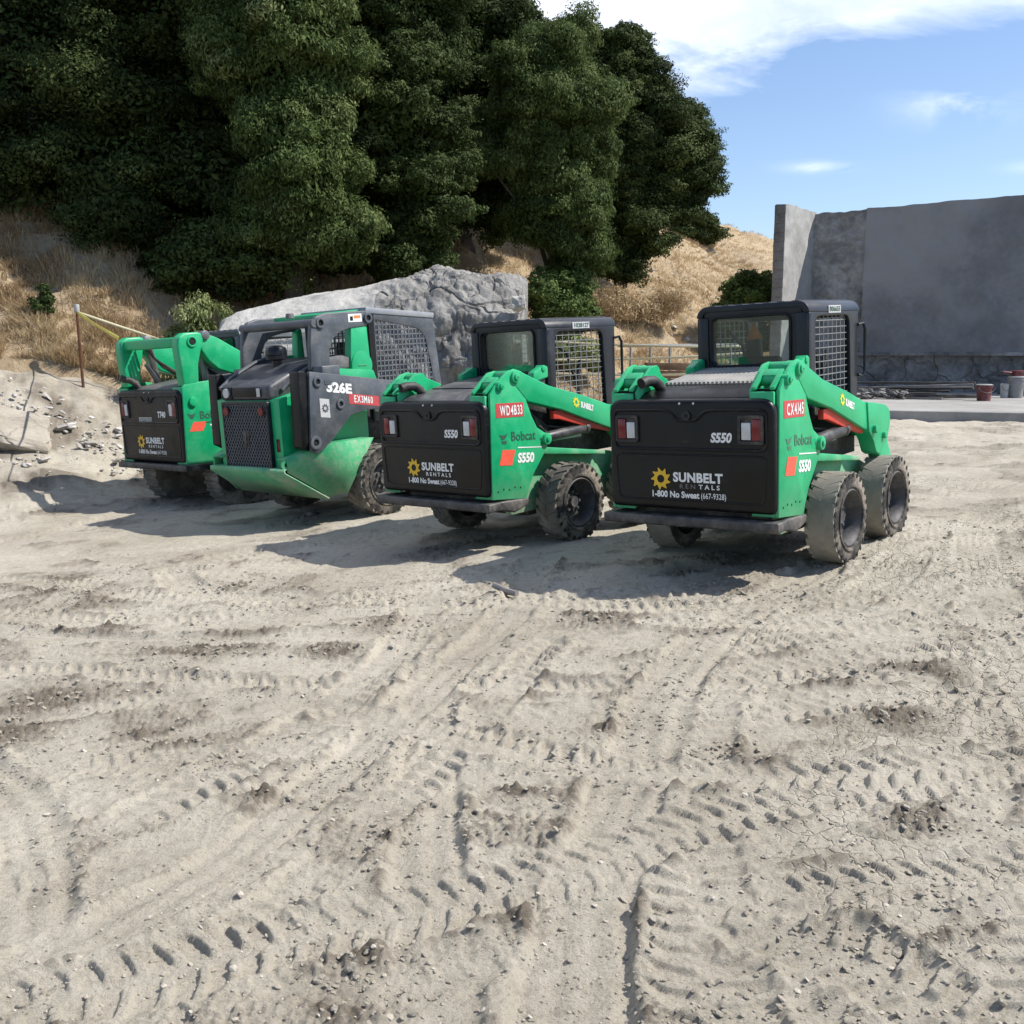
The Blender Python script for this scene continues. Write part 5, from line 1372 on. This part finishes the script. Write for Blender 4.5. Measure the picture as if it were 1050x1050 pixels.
for k in range(10):
    x, y = at_slab(946 + random.uniform(-14, 14), 410 - random.uniform(0, 3)); L_ = random.uniform(1.4, 2.9) if k not in (3, 7) else .8
    mb = MB(); mb.box(-L_ / 2, L_ / 2, -.06, .06, 0, .045); o = mb.build('board', 'timber' if k not in (2, 5, 7) else 'timber_pale', None, bevel=.006)
    lvl = [0, 5, 4, 1, 0, 3, 1, 0, 2, 3][k]
    o.location = (x, y + [-.25, .0, .05, -.1, .3, .1, .1, -.4, 0, .05][k], ZS + .004 + .068 * lvl); o.rotation_euler = (random.uniform(-.05, .05), random.uniform(-.02, .02) - (.03 if lvl > 2 else 0), -.30 + random.uniform(-.35, .35))
    tag(o, DESC[k], 'board', 'boards piled by the wall')
rp, rs = [], []
for q in range(160):
    x, y = at_slab(g.uniform(882, 930), 409 - g.uniform(-1, 4)); s = math.exp(g.normal(math.log(.05), .4)); rp.append((x, y, ZS + s * .3 + g.uniform(0, .14))); rs.append(min(s, .09))
stones('rubble', rp, rs, MAT['rubble_dark'], 'grey rubble heaped beside the lumber pile on the pavement', 'rubble', 17, base=IV2, face=IF2)

# things between the machines and the slope
MAT['rail'] = paint('galvanised rail', (.35, .35, .34), .5, metal=.4, dust=.4); MAT['rust'] = rough_mat('rusty steel', [(.3, (.07, .03, .018)), (.7, (.17, .08, .045))], 12, .9, .4, .005)
MAT['wood'] = rough_mat('brown timber', [(.25, (.09, .055, .035)), (.5, (.17, .11, .07)), (.75, (.25, .17, .11))], 4, .9, .5, .02)
MAT['tape'] = plain('yellow caution tape', (.72, .62, .10), .5); MAT['tape_pale'] = plain('faded caution tape', (.55, .50, .32), .5)
zb = float(base_z(np.float64(3.2), np.float64(24.5)))
fr = empty('rail_fence', loc=(2.6, 23.6, zb)); tag(fr, 'thin metal rail fence at the foot of the dry slope', 'fence')
mb = MB(); mb.tube([(-.2, 0, 1.52), (2.9, .2, 1.54)], .035, 8); mb.tube([(-.2, 0, .9), (2.9, .2, .9)], .02, 8); mb.build('rail', 'rail', fr)
for k, px in enumerate((.1, .55, 1.0, 1.7, 2.4)):
    mb = MB(); mb.tube([(px, .07 * px, -.3), (px, .07 * px, 1.52 if k != 3 else 1.78)], .032, 8); mb.build('post', 'rail', fr)
for k, (dx, dz) in enumerate(((0, 0), (.05, .17), (-.05, .34), (.1, .51))):
    mb = MB(); mb.box(-.75, .75, -.13, .13, 0, .155); o = mb.build('timber_beam', 'wood', None, bevel=.01); o.location = (3.55 + dx, 22.6, .62 + dz + .2); o.rotation_euler = (0, .015 * (k % 2), .06 * k - .1)
    tag(o, ['lowest brown beam of the small stack below the slope', 'second brown beam from the bottom of the small stack', 'third brown beam up in the small stack', 'topmost brown beam of the small stack below the slope'][k], 'beam', 'beams stacked below the slope')
mb = MB(); mb.box(-.8, .8, -.3, .3, -.4, .2); o = mb.build('concrete_block', 'slab', None, bevel=.02); o.location = (3.55, 22.6, .6); tag(o, 'low concrete block carrying the brown beam stack', 'block')
def tape(p0, p1, sag, wd, label, mat='tape'):
    P0, P1 = Vector(p0), Vector(p1); n = 24; mb = MB(); v = []; d = (P1 - P0); sd = Vector((-d.y, d.x, 0)).normalized()
    for i in range(n + 1):
        t = i / n; p = P0.lerp(P1, t) - Vector((0, 0, 4 * sag * t * (1 - t))); tw = .3 * math.sin(t * 9)
        off_ = (Vector((0, 0, 1)) * math.cos(tw) + sd * math.sin(tw)) * wd / 2; v += [p - off_, p + off_]
    mb.add(v, [(2 * i, 2 * i + 2, 2 * i + 3, 2 * i + 1) for i in range(n)]); o = mb.build('caution_tape', mat); o.modifiers.new('t', 'SOLIDIFY').thickness = .003
    tag(o, label, 'caution tape', 'caution tapes strung on the site'); return o
def stake(x, y, h, label, cap=True):
    z = ground_at(x, y); r = empty('stake', loc=(x, y, z)); tag(r, label, 'stake')
    mb = MB(); mb.tube([(.03, 0, -.2), (.01, 0, h * .5), (0, 0, h)], .024, 8); mb.build('post', 'rust', r)
    if cap: mb = MB(); mb.cyl((0, 0, h - .06), (0, 0, h + .07), .042, 14); mb.build('cap', 'bucket_white', r, bevel=.01)
    return z + h
sx, sy = -6.95, 16.7
zt_ = 1.7 + (362 - 318) / 1053 * sy * 1.0
zg = ground_at(sx, sy); top_z = stake(sx, sy, zt_ - zg, 'rusty steel stake with white cap holding caution tape on the dirt bank')
M4 = machine_matrix(-4.375, 12.588, 41)
pa = M4 @ Vector((.10, .70, 2.09))
tape((sx, sy, top_z - .05), pa, .012, .045, 'yellow caution tape running from the capped stake down to the green arm tower')
stake(-3.95, 17.2, 1.1, 'plain rusty stake without a cap, behind the tracked loader', False)
tape((sx, sy, top_z - .05), (-3.95, 17.2, ground_at(-3.95, 17.2) + 1.08), .02, .045, 'pale caution tape running from the capped stake behind the tracked loader', 'tape_pale')
for k, (z0, z1) in enumerate(((1.98, 1.84), (1.55, 1.70), (1.28, 1.30))):
    tape((.5, 23.2 - .4 * k, z0), (4.9, 22.2 - .4 * k, z1), .05, .05, ['highest yellow tape strung behind the loaders at the slope foot', 'middle yellow tape strung behind the loaders at the slope foot', 'lowest yellow tape strung behind the loaders at the slope foot'][k], 'tape_pale')
for k, px in enumerate((.5, 4.9)):
    r = empty('stake', loc=(px, 22.8 - .8 * (k == 1), .35)); tag(r, ['rusty stake at the left end of the three low tapes', 'rusty stake at the right end of the three low tapes'][k], 'stake'); mb = MB(); mb.tube([(0, 0, -.4), (0, 0, 1.75)], .025, 8); mb.build('post', 'rust', r)
cn = empty('traffic_cone', loc=(3.15, 21.6, ground_at(3.15, 21.6))); tag(cn, 'small orange traffic cone beside the beam stack', 'traffic cone')
mb = MB(); mb.cyl((0, 0, .03), (0, 0, .72), .15, 20, 0, .03); mb.build('cone', 'orange', cn); mb = MB(); mb.box(-.2, .2, -.2, .2, 0, .035); mb.build('base', 'orange', cn, bevel=.01)
# a stick lying on the dirt
mb = MB(); gx_, gy_ = -.035, 7.2
mb.tube([(gx_ - .10, gy_ + .05, ground_at(gx_ - .1, gy_ + .05) + .05), (gx_, gy_, ground_at(gx_, gy_) + .035), (gx_ + .07, gy_ - .07, ground_at(gx_ + .07, gy_ - .07) + .03)], [.022, .026, .02], 8)
o = mb.build('stick', 'timber_pale'); tag(o, 'short grey stick lying on the tyre tracks', 'stick')

# ------------------------------------------------------------------ trees
MAT['leaf_oak'] = attr_mat('oak leaves', [(0, (.02, .031, .009)), (.5, (.05, .073, .021)), (.85, (.09, .118, .036)), (1, (.14, .17, .055))], .7, .18)
MAT['leaf_bay'] = attr_mat('bay leaves', [(0, (.034, .054, .015)), (.5, (.09, .13, .037)), (.85, (.15, .19, .065)), (1, (.22, .25, .10))], .6, .25)
MAT['leaf_mid'] = attr_mat('mixed leaves', [(0, (.02, .033, .009)), (.5, (.054, .08, .022)), (.85, (.09, .12, .038)), (1, (.135, .165, .055))], .65, .2)
MAT['leaf_sage'] = attr_mat('sage leaves', [(0, (.10, .13, .045)), (.5, (.20, .235, .085)), (1, (.33, .35, .17))], .6, .2)
MAT['leaf_shrub'] = attr_mat('shrub leaves', [(0, (.04, .065, .018)), (.5, (.10, .15, .04)), (1, (.22, .27, .09))], .6, .2)
MAT['bark'] = rough_mat('bark', [(.25, (.035, .028, .022)), (.5, (.07, .058, .047)), (.75, (.12, .10, .085))], 5, .95, .8, .03)

def leaf_cloud(blobs, n_clump, n_leaf, rc, size, seed, upright=0.0, fill=.25, aspect=.5):
    """leaves grouped in sprays on and inside a set of ellipsoids (x, y, z, rx, ry, rz)"""
    g = np.random.default_rng(seed); B = np.array(blobs, float)
    n_clump = int(n_clump * .85); rc *= 1.12; n_leaf *= 1.75; size *= .76
    area = (B[:, 3] * B[:, 4] + B[:, 4] * B[:, 5] + B[:, 3] * B[:, 5]); pr = area / area.sum()
    C, Nn = [], []
    while len(C) < n_clump:
        k = g.choice(len(B), p=pr); d = g.normal(size=3); d /= np.linalg.norm(d)
        if d[2] < -.75: continue
        rad = g.uniform(.82, 1.04) if g.uniform() > .15 else g.uniform(.5, .85)
        p = B[k, :3] + d * B[k, 3:] * rad
        inside = (((p - B[:, :3]) / (B[:, 3:] * .78)) ** 2).sum(1) < 1
        if inside.any() and g.uniform() > .08: continue
        C.append(p); q = d / B[k, 3:]; Nn.append(q / np.linalg.norm(q))
    C, Nn = np.array(C), np.array(Nn)
    cr = rc * np.exp(g.normal(0, .28, n_clump))
    cnt = np.maximum(30, (n_leaf * (cr / rc) ** 2)).astype(int)
    idx = np.repeat(np.arange(n_clump), cnt); n = len(idx)
    d = g.normal(size=(n, 3)); d /= np.linalg.norm(d, axis=1)[:, None]
    d += Nn[idx] * .45 + np.array([0, 0, .25]); d /= np.linalg.norm(d, axis=1)[:, None]
    rad = g.uniform(.35, 1, n) ** .6
    lob = 1 + .35 * np.sin(d[:, 0] * 5 + idx) * np.cos(d[:, 2] * 6 + idx * 1.7)
    P = C[idx] + d * (rad * cr[idx] * lob)[:, None] * np.array([1, 1, .62])
    P[:, 2] += upright * g.uniform(0, 1, n) ** 2 * cr[idx]
    nf = int(n * fill)                                     # sparse leaves inside
    kb = g.choice(len(B), nf, p=pr); dd = g.normal(size=(nf, 3)); dd /= np.linalg.norm(dd, axis=1)[:, None]
    Pf = B[kb, :3] + dd * B[kb, 3:] * (g.uniform(.25, .9, nf) ** .5)[:, None]
    P = np.concatenate([P, Pf]); out = np.concatenate([d, dd])
    ctone = g.normal(.48, .17, n_clump); tone = np.concatenate([ctone[idx] + g.normal(0, .15, n), g.normal(.4, .15, nf)])
    N = len(P); sz = size * np.exp(g.normal(0, .25, N)); sz[n:] *= 1.7
    nv = out * 1.2 + g.normal(size=(N, 3)) * .5 + np.array([0, 0, .25]); nv /= np.linalg.norm(nv, axis=1)[:, None]
    a = g.normal(size=(N, 3)) + np.array([0, 0, upright * 3]); a -= nv * (a * nv).sum(1)[:, None]; a /= np.linalg.norm(a, axis=1)[:, None]
    b = np.cross(nv, a)
    tip = P + a * sz[:, None]; base = P - a * sz[:, None] * .9
    l = P + b * (sz * aspect)[:, None] + nv * (sz * .15)[:, None]; r = P - b * (sz * aspect)[:, None] + nv * (sz * .15)[:, None]
    Vv = np.stack([base, r, tip, l], 1).reshape(-1, 3); i = np.arange(N)[:, None] * 4
    return Vv, i + np.array([[0, 1, 2, 3]]), np.repeat(np.clip(tone, 0, 1), 4), C

def billow(blobs, seed, k=9, shrink=.8):
    g = np.random.default_rng(seed + 900); out = []
    for b in blobs:
        c, r = np.array(b[:3]), np.array(b[3:]); m = r.mean()
        out.append((*c, *(r * .70)))
        n = max(4, int(k * min(1.6, m / 1.3)))
        for _ in range(n):
            d = g.normal(size=3); d[2] = d[2] * .8 + .1; d /= np.linalg.norm(d)
            q = c + d * r * g.uniform(.55, .85); s_ = m * g.uniform(.26, .48)
            out.append((*q, s_ * g.uniform(.9, 1.25), s_ * g.uniform(.9, 1.2), s_ * g.uniform(.65, .9)))
    return out

def tree(name, label, cat, base, blobs, n_clump, n_leaf, rc, size, leaf, seed, trunk_r=.25, group=None, upright=0, fill=.25, aspect=.5, lean=None, limbs=26):
    x, y = base; z = ter(x, y) - .15
    root = empty(name, loc=(x, y, z)); tag(root, label, cat, group)
    rel0 = [(b[0] - x, b[1] - y, b[2] - z, *b[3:]) for b in blobs]
    rel = billow(rel0, seed) if cat == 'tree' else rel0
    if cat == 'tree': n_clump = int(n_clump * 1.9); n_leaf = n_leaf * .55; rc = rc * .72
    Vv, Ff, T, C = leaf_cloud(rel, n_clump, n_leaf, rc, size, seed, upright, fill, aspect)
    np_mesh('crown', Vv, Ff, [MAT[leaf]], {'tone': T}, smooth=False, parent=root)
    g = random.Random(seed); mb = MB()
    B0 = max(rel0, key=lambda b: b[2] + b[5]); topz = B0[2] + B0[5] * .5
    tp = [Vector((0, 0, 0)), Vector((B0[0] * .25 + g.uniform(-.1, .1), B0[1] * .25, topz * .3)), Vector((B0[0] * .6, B0[1] * .6 + g.uniform(-.1, .1), topz * .65)), Vector((B0[0], B0[1], topz))]
    mb.tube([tp[0] - Vector((0, 0, .3)), tp[0].lerp(tp[1], .15)] + tp[1:], [trunk_r * 1.5, trunk_r * 1.05, trunk_r * .85, trunk_r * .5, trunk_r * .12], 10)
    for k in range(min(limbs, len(C))):
        c = Vector(C[g.randrange(len(C))]); t = g.uniform(.15, .8)
        s_ = tp[1].lerp(tp[2], t) if g.random() < .6 else tp[0].lerp(tp[1], .5 + t * .5)
        m = s_.lerp(c, .5) + Vector((g.uniform(-.2, .2), g.uniform(-.2, .2), g.uniform(.0, .4))); r = trunk_r * .34
        mb.tube([s_, s_.lerp(m, .5) + Vector((0, 0, .06)), m, c], [r, r * .75, r * .5, r * .12], 7)
    mb.build('trunk', 'bark', root); return root

GT = 'trees on the hillside'
# big oak on the left, filling the corner
tree('oak_tree', 'huge dark oak with low spreading boughs over the bank at the far left', 'tree', (-9.2, 22.5),
     [(-9.6, 21.6, 7.4, 3.0, 2.6, 2.2), (-12.2, 22.5, 8.5, 3.0, 2.8, 2.6), (-6.9, 21.8, 6.4, 2.3, 2.0, 1.8), (-9.0, 22.8, 10.6, 3.4, 2.8, 2.3), (-6.2, 22.5, 9.2, 2.4, 2.2, 2.1), (-5.6, 21.6, 5.0, 1.9, 1.7, 1.3), (-8.4, 21.2, 5.2, 2.0, 1.6, 1.1), (-11.8, 21.5, 6.0, 2.4, 2, 1.3)],
     420, 560, .56, .048, 'leaf_oak', 1, .45, GT, limbs=50, fill=.22)
tree('bay_tree', 'pale leaved bay tree rising above the left half of the concrete mass', 'tree', (-4.3, 20.6),
     [(-4.35, 20.2, 6.9, 1.2, 1.1, 2.5), (-4.5, 20.4, 9.3, 1.0, 1.0, 2.1), (-3.9, 20.1, 5.4, 1.15, 1.0, 1.6), (-5.0, 20.4, 7.6, .9, 1.0, 1.9), (-3.7, 20.3, 7.4, .8, .85, 1.5), (-4.4, 20.2, 4.2, 1.2, .9, .9), (-3.4, 20.3, 3.8, .8, .8, .8)],
     330, 360, .34, .056, 'leaf_bay', 2, .2, GT, upright=.5, aspect=.34)
tree('oak_tree', 'slim dark oak column between the pale bay tree and the upright bay', 'tree', (-2.2, 22.6),
     [(-2.3, 22.2, 6.2, 1.3, 1.2, 2.3), (-2.2, 22.4, 8.6, 1.25, 1.2, 2.1), (-2.6, 22.4, 10.6, 1.0, 1.1, 1.5), (-2.0, 22.1, 4.6, 1.15, 1.1, 1.2), (-2.3, 22.0, 3.6, 1.2, .9, .8), (-1.6, 22.2, 5.6, .9, .9, 1.2)],
     300, 430, .36, .044, 'leaf_mid', 3, .22, GT)
tree('oak_tree', 'broad dark oak crown behind the upright bay, reaching the top of the photo', 'tree', (-1.4, 28.5),
     [(-1.8, 28.2, 9.0, 2.3, 2.2, 2.3), (-.7, 28.5, 9.5, 1.5, 1.7, 1.5), (-2.8, 29, 10.9, 2.3, 2.2, 1.7), (-.6, 27.6, 7.2, 2.2, 2, 1.9), (-1.4, 29, 10.6, 1.4, 1.5, 1.0), (.5, 28.2, 8.3, 1.2, 1.3, 1.5), (-.9, 27.8, 6.3, 1.8, 1.4, .9), (-.5, 28.6, 10.3, 1.1, 1.3, .9), (-1.0, 27.0, 5.5, 1.6, 1.0, .75), (-.2, 26.6, 5.0, 1.0, .9, .6)],
     360, 480, .52, .055, 'leaf_oak', 4, .35, GT, fill=.3)
tree('bay_tree', 'tall upright bay tree with yellowish green leaves in the middle of the slope', 'tree', (.9, 25.2),
     [(.85, 24.8, 7.3, 1.15, 1.1, 1.7), (1.1, 25.0, 8.1, .8, .9, 1.0), (1.1, 24.8, 6.1, 1.2, 1.1, 1.4), (.3, 24.9, 6.6, 1.05, 1.1, 1.6), (1.5, 24.6, 5.0, .9, .9, 1.1), (1.5, 25.0, 7.2, .75, .9, 1.3), (1.35, 25.0, 8.75, .38, .42, .62), (.75, 24.6, 4.6, .9, .8, .8), (1.6, 24.5, 3.9, .8, .7, .8)],
     380, 370, .34, .056, 'leaf_bay', 5, .2, GT, upright=.5, aspect=.34)
tree('oak_tree', 'rounded dark oak with a clean outline against the sky, right end of the trees', 'tree', (3.2, 31.0),
     [(2.9, 30.6, 10.0, 1.1, 1.2, .95), (2.2, 30.6, 9.6, 1.0, 1.1, 1.1), (3.5, 30.6, 9.1, 1.1, 1.2, 1.0), (4.3, 30.6, 8.2, 1.1, 1.2, .95), (5.0, 30.5, 7.3, 1.05, 1.1, .85), (5.3, 30.5, 6.5, .85, 1.0, .75), (3.4, 30.3, 7.0, 1.5, 1.3, 1.4), (2.7, 30.3, 8.2, 1.4, 1.3, 1.4), (4.5, 30.3, 5.7, .8, .8, .6), (2.9, 30.2, 5.5, 1.1, 1, 1.0), (2.2, 30.0, 6.4, 1.1, 1, 1.2), (3.6, 30.0, 4.9, .9, .7, .8), (2.2, 29.8, 4.7, 1.0, .7, .8), (3.0, 29.6, 4.1, .9, .6, .6)],
     430, 430, .42, .048, 'leaf_oak', 6, .2, GT, fill=.3, limbs=40)
tree('oak_tree', 'far dark oak filling the gap at the top between the left trees', 'tree', (-6.5, 29.5),
     [(-6.5, 29, 11.6, 3.6, 2.6, 3.0), (-3.6, 28.5, 9.2, 2.4, 2, 2.6), (-10, 29, 12.8, 3.4, 2.6, 2.6), (-5.5, 28, 8.0, 2.6, 2, 2.0), (-13, 28, 11, 3, 2.5, 3)],
     300, 380, .7, .075, 'leaf_oak', 7, .4, GT, fill=.6)
tree('oak_tree', 'shaded low oak crouching under the boughs behind the capped stake', 'tree', (-5.2, 23.6),
     [(-5.4, 23.2, 5.6, 2.4, 1.6, 1.5), (-2.9, 23.6, 5.4, 1.9, 1.5, 1.3), (-7.6, 23.4, 6.0, 2, 1.5, 1.4), (-3.9, 23.0, 4.2, 1.5, 1.1, .8), (-6.2, 22.8, 4.6, 1.8, 1.1, .9), (-6.5, 20.4, 3.3, 1.2, .8, .9), (-5.3, 20.6, 3.3, 1.1, .8, .9), (-7.6, 20.9, 4.0, 1.0, .8, .8)],
     250, 380, .5, .06, 'leaf_oak', 8, .2, GT, fill=.5)
# shrubs
def shrub(label, x, y, blobs, nc, nl, rc, size, leaf, seed, upright=0, aspect=.5, zbase=None):
    z0 = ter(x, y)
    tree('shrub', label, 'shrub', (x, y), [(x + b[0], y + b[1], z0 + b[2], *b[3:]) for b in blobs], nc, nl, rc, size, leaf, seed, .05, 'shrubs on the slope', upright, .3, aspect, limbs=12)
shrub('round dark green shrub at the right end of the concrete mass', 1.05, 24.2, [(0, 0, 1.45, .55, .5, .65), (-.1, 0, .8, .55, .5, .6), (.3, 0, .9, .45, .4, .6)], 60, 220, .24, .045, 'leaf_shrub', 31)
shrub('yellow green ground shrub right of the round dark shrub', 1.55, 23.6, [(0, 0, .55, .45, .4, .30), (.35, 0, .45, .3, .3, .3), (-.3, -.1, .5, .35, .3, .3)], 34, 170, .16, .04, 'leaf_sage', 32, .4)
shrub('light sage green shrub beside the left end of the concrete mass', -4.95, 16.9, [(0, 0, 1.1, .42, .4, .60), (-.4, .1, .8, .3, .3, .6), (.35, .1, 1.05, .3, .3, .5), (.85, .3, 1.2, .3, .3, .35), (-.15, 0, 1.6, .28, .3, .5), (-.5, 0, 1.3, .25, .3, .5), (.4, 0, 1.5, .25, .3, .45), (0, 0, .6, .7, .5, .7)], 100, 150, .16, .05, 'leaf_sage', 33, .9, .3)
shrub('green shrub growing against the pale wing wall', 6.9, 31.0, [(0, 0, 1.7, .65, .5, .7), (.4, 0, 1.9, .45, .5, .6), (-.4, 0, 1.1, .5, .5, .6), (.2, 0, .7, .8, .6, .6)], 70, 200, .25, .055, 'leaf_shrub', 34)
shrub('small dark shrub high on the ridge below the rounded oak', 7.5, 43.0, [(0, 0, .7, .7, .6, .6), (.45, .1, .45, .5, .5, .5), (-.5, 0, .8, .5, .5, .55)], 44, 220, .32, .06, 'leaf_oak', 35)
shrub('small green tuft of brush on the grassy bank at the far left', -8.0, 17.8, [(0, 0, .22, .16, .16, .22), (.1, 0, .4, .12, .12, .18)], 14, 110, .10, .03, 'leaf_mid', 36)
shrub('low light green brush showing over the crest of the concrete mass', -1.6, 20.6, [(0, 0, 1.6, .7, .4, .35), (.7, 0, 1.7, .5, .4, .3), (-.8, 0, 1.5, .6, .4, .35), (0, 0, .9, 1.2, .5, .7)], 60, 180, .2, .05, 'leaf_shrub', 37)
shrub('brown dry weed bush under the bay tree behind the concrete mass', -3.0, 20.2, [(0, 0, 1.2, .4, .3, .5), (.4, 0, .9, .35, .3, .5)], 26, 140, .2, .04, 'straw', 38, .5, .3)
shrub('reddish dry weeds under the rounded oak', 3.2, 28.6, [(0, 0, .5, .8, .5, .45), (.9, .3, .5, .6, .4, .4), (-.8, 0, .4, .5, .4, .4)], 40, 120, .24, .05, 'straw', 39, .6, .25)

# ------------------------------------------------------------------ sky, sun, camera
W = D.worlds.new('World'); sc.world = W; W.use_nodes = True
N, L = W.node_tree.nodes, W.node_tree.links
bg = N['Background']
sky = N.new('ShaderNodeTexSky'); sky.sky_type = 'NISHITA'; sky.sun_disc = False; sky.sun_elevation = SUN_EL; sky.sun_rotation = SUN_AZ; sky.altitude = 100; sky.air_density = 1.0; sky.dust_density = .6; sky.ozone_density = 1.6
tc = N.new('ShaderNodeTexCoord'); sp = N.new('ShaderNodeSeparateXYZ'); L.new(tc.outputs['Generated'], sp.inputs[0])
yv = math_node(N, L, 'MAXIMUM', sp.outputs[1], .05)
u = math_node(N, L, 'DIVIDE', sp.outputs[0], yv); v = math_node(N, L, 'DIVIDE', sp.outputs[2], yv)
cb = N.new('ShaderNodeCombineXYZ'); L.new(u, cb.inputs[0]); L.new(v, cb.inputs[1])
mp = N.new('ShaderNodeMapping'); mp.inputs['Scale'].default_value = (3.0, 9.0, 1); mp.inputs['Rotation'].default_value = (0, 0, R(-8)); L.new(cb.outputs[0], mp.inputs[0])
nz1 = noise_node(N, L, 1.6, 9, .6, vec=mp.outputs[0], dist=.6)
mp2 = N.new('ShaderNodeMapping'); mp2.inputs['Scale'].default_value = (2.0, 3.5, 1); mp2.inputs['Location'].default_value = (4.2, 1.3, 0); L.new(cb.outputs[0], mp2.inputs[0])
nz2 = noise_node(N, L, 2.2, 8, .6, vec=mp2.outputs[0], dist=.3)
# lower cloud edge rises gently to the right
low = math_node(N, L, 'MULTIPLY_ADD', u, -.112); low.node.inputs[2].default_value = -.232
low = math_node(N, L, 'ADD', low, v)
low = math_node(N, L, 'ADD', low, math_node(N, L, 'MULTIPLY', math_node(N, L, 'SUBTRACT', nz1, .5), .16))
f1 = ramp(N, L, low, [(.0, (0, 0, 0)), (.035, (.6, .6, .6)), (.12, (.82, .82, .82)), (.5, (.78, .78, .78))])
# thinner towards the right
th = ramp(N, L, math_node(N, L, 'ADD', u, math_node(N, L, 'MULTIPLY', math_node(N, L, 'SUBTRACT', nz2, .5), .5)), [(.36, (1, 1, 1)), (.56, (.62, .62, .62))])
f1 = math_node(N, L, 'MULTIPLY', f1, th)
f1 = math_node(N, L, 'MULTIPLY', f1, ramp(N, L, nz2, [(.32, (.5, .5, .5)), (.6, (1, 1, 1))]))
# small wisp lower right
def gauss(u0, v0, su, sv):
    a = math_node(N, L, 'POWER', math_node(N, L, 'ABSOLUTE', math_node(N, L, 'DIVIDE', math_node(N, L, 'SUBTRACT', u, u0), su)), 2.0)
    b = math_node(N, L, 'POWER', math_node(N, L, 'ABSOLUTE', math_node(N, L, 'DIVIDE', math_node(N, L, 'SUBTRACT', v, v0), sv)), 2.0)
    return math_node(N, L, 'POWER', 2.718, math_node(N, L, 'MULTIPLY', math_node(N, L, 'ADD', a, b), -1.0))
wn = ramp(N, L, nz1, [(.44, (0, 0, 0)), (.68, (1, 1, 1))])
f2 = math_node(N, L, 'MULTIPLY', wn, math_node(N, L, 'ADD', gauss(.41, .228, .045, .016), math_node(N, L, 'ADD', gauss(.50, .17, .03, .006), gauss(.29, .172, .03, .005))))
fac = math_node(N, L, 'ADD', f1, math_node(N, L, 'MULTIPLY', f2, .6), True)
front = math_node(N, L, 'GREATER_THAN', sp.outputs[1], .06)
fac = math_node(N, L, 'MULTIPLY', fac, front)
tint = N.new('ShaderNodeMix'); tint.data_type = 'RGBA'; tint.blend_type = 'MULTIPLY'; tint.inputs[0].default_value = 1
L.new(sky.outputs[0], tint.inputs[6]); tint.inputs[7].default_value = (.97, 1.0, 1.09, 1)
c = mix(N, L, fac, tint.outputs[2], (10.0, 10.2, 10.9))
L.new(c, bg.inputs[0]); bg.inputs[1].default_value = .118

sl = D.lights.new('sun', 'SUN'); sl.energy = 4.7; sl.angle = R(.53); sl.color = (1, .955, .89)
so = D.objects.new('sun', sl); COL.objects.link(so)
dvec = Vector((math.sin(SUN_AZ) * math.cos(SUN_EL), math.cos(SUN_AZ) * math.cos(SUN_EL), math.sin(SUN_EL)))
so.rotation_euler = dvec.to_track_quat('Z', 'Y').to_euler(); so.location = (20, 0, 30)

cd = D.cameras.new('camera'); co = D.objects.new('camera', cd); COL.objects.link(co); sc.camera = co
cd.sensor_width = 36; cd.lens = 36 * 1053 / 1050; cd.clip_end = 2000; cd.clip_start = .05
co.location = (0, 0, 1.70); co.rotation_euler = (math.pi / 2 - math.atan((525 - 362) / 1053), 0, 0)
sc.view_settings.view_transform = 'Standard'; sc.view_settings.look = 'None'; sc.view_settings.gamma = 1; sc.view_settings.exposure = .46
